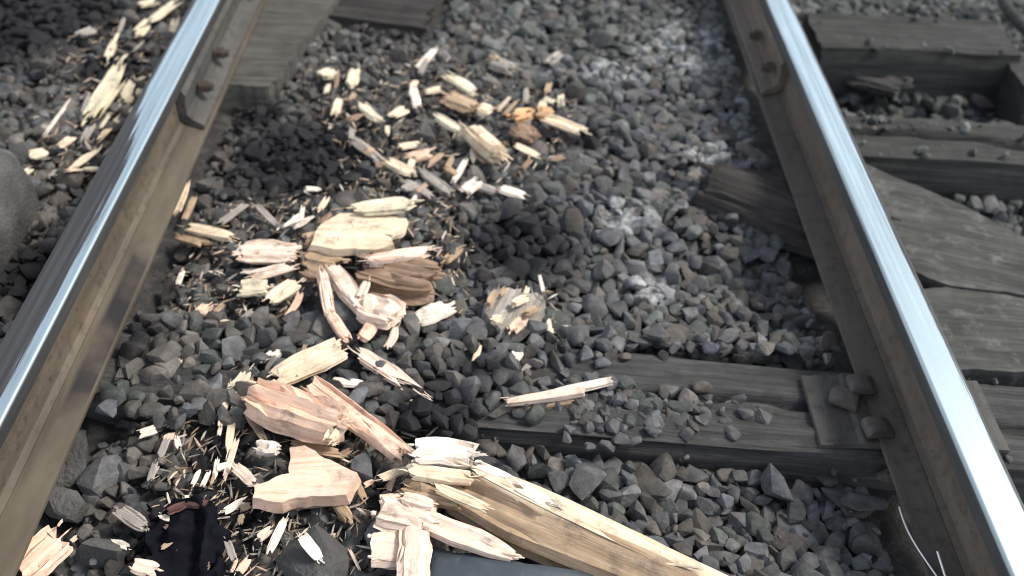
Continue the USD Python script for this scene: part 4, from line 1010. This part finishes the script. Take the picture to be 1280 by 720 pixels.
for k in range(NP):
    o = usdkit.mesh(stage, f'/World/ballast_bed/ballast_stones/stone_shape_{k:03d}', stone_mesh(9000 + k), LOOK[STONES[k % 5]], smooth=26)
    pi.CreatePrototypesRel().AddTarget(o.GetPath())
ids = rng.integers(0, NP, len(rest))
gr = (P_all[rest, 0] > .85) & (rng.random(len(rest)) < .6)
gr |= (P_all[rest, 1] > 2.35) & (rng.random(len(rest)) < .5)
ids = np.where(gr, (ids // 5) * 5 + 4, ids)
br = (P_all[rest, 0] < -.05) & (rng.random(len(rest)) < .5)
ids = np.where(br, (ids // 5) * 5 + 2, ids)
pi.CreateProtoIndicesAttr(Vt.IntArray.FromNumpy(ids.astype(np.int32)))
pi.CreatePositionsAttr(Vt.Vec3fArray.FromNumpy(P_all[rest].astype(np.float32)))
pi.CreateScalesAttr(Vt.Vec3fArray.FromNumpy(S_all[rest].astype(np.float32)))
pi.CreateOrientationsAttr(Vt.QuathArray([Gf.Quath(*map(float, q_)) for q_ in Q_all[rest]]))

# ------------------------------------------------------------------ wood litter
ZONES = [([(250, 245), (540, 225), (600, 330), (520, 430), (560, 520), (520, 600), (440, 720), (200, 720), (190, 560), (200, 380)], 60, 1700, 'lying among stones around the main wood heap', 'around the main heap', ['wood_cream', 'wood_peach', 'wood_grey', 'wood_tan', 'bark_brown', 'wood_white']),
         ([(380, 70), (560, 70), (720, 120), (700, 210), (560, 260), (430, 220)], 30, 600, 'lying among stones around the upper orange tinted heap', 'around the upper heap', ['wood_yellow', 'wood_grey', 'wood_cream', 'wood_tan', 'bark_brown']),
         ([(60, 60), (200, 0), (235, 40), (170, 160), (120, 230), (30, 220)], 18, 300, 'among dark stones outside the left rail', 'outside the left rail', ['wood_yellow', 'wood_grey', 'wood_cream']),
         ([(545, 380), (690, 350), (720, 440), (640, 500), (540, 500)], 12, 200, 'among stones near the crumpled tan chunk', 'near the crumpled tan chunk', ['wood_white', 'wood_grey', 'wood_cream'])]
rng = np.random.default_rng(77)
litter = []
def inside_px(poly):
    pl = Polygon(poly)
    a, b, c, d = pl.bounds
    while True:
        p = rng.uniform((a, b), (c, d))
        if pl.contains(Point(*p)):
            return p
for zone, n_big, n_small, lab, grp, looks in ZONES:
    for k in range(n_big):
        p = inside_px(zone)
        an = rng.normal(-0.9, 0.55); L_ = rng.uniform(14, 34)
        hue = looks[k % len(looks)].replace('bark_', '').replace('wood_', '')
        shard('small_splinter', f'small {hue} splinter {lab}', WS, looks[k % len(looks)], p[0] - math.cos(an) * L_ / 2, p[1] - math.sin(an) * L_ / 2, p[0] + math.cos(an) * L_ / 2, p[1] + math.sin(an) * L_ / 2,
              rng.uniform(4, 9), group=f'small {hue} splinters {grp}', lift=rng.uniform(0, .008), taper=(rng.uniform(.3, .9), rng.uniform(.2, .8)), jag=(.25, .25), M=10)
    for k in range(n_small):
        p = inside_px(zone)
        litter.append((at(p[0], p[1], -.01), rng.uniform(.006, .022), rng.uniform(.0012, .004), rng.normal(0.9, .9), rng.normal(0, .35)))
li = UsdGeom.PointInstancer.Define(stage, '/World/wood_litter')
tag(li, 'fine pale slivers and crumbs of wood strewn over the stones left of centre', 'wood litter', kind='stuff')
LK = ['wood_cream', 'wood_grey', 'wood_peach', 'wood_tan', 'wood_white', 'wood_tan', 'bark_brown', 'wood_grey']
for k in range(16):
    o = usdkit.mesh(stage, f'/World/wood_litter/sliver_shape_{k:03d}', shard_mesh(1.0, rngw, .09, 700 + k, taper=(.4, .4), jag=(.3, .3), M=8, n=4), LOOK[LK[k % 8]], smooth=28) if (rngw := (.12 + .03 * (k % 5))) else None
    li.CreatePrototypesRel().AddTarget(o.GetPath())
n = len(litter)
pts = np.array([l[0] for l in litter]); pts[:, 2] = ground_z(pts[:, 0], pts[:, 1]) + 0.018 + rng.normal(0, .004, n)
qs = []
for l in litter:
    a, b = l[3] / 2, l[4] / 2
    qs.append(Gf.Quath(Gf.Quatf(math.cos(a), 0, 0, math.sin(a)) * Gf.Quatf(math.cos(b), 0, math.sin(b), 0)))
li.CreateProtoIndicesAttr(Vt.IntArray.FromNumpy(rng.integers(0, 16, n).astype(np.int32)))
li.CreatePositionsAttr(Vt.Vec3fArray.FromNumpy(pts.astype(np.float32)))
li.CreateScalesAttr(Vt.Vec3fArray.FromNumpy(np.array([[l[1] * 2, l[1] * 1.0, l[1] * 1.0] for l in litter], np.float32)))
li.CreateOrientationsAttr(Vt.QuathArray(qs))
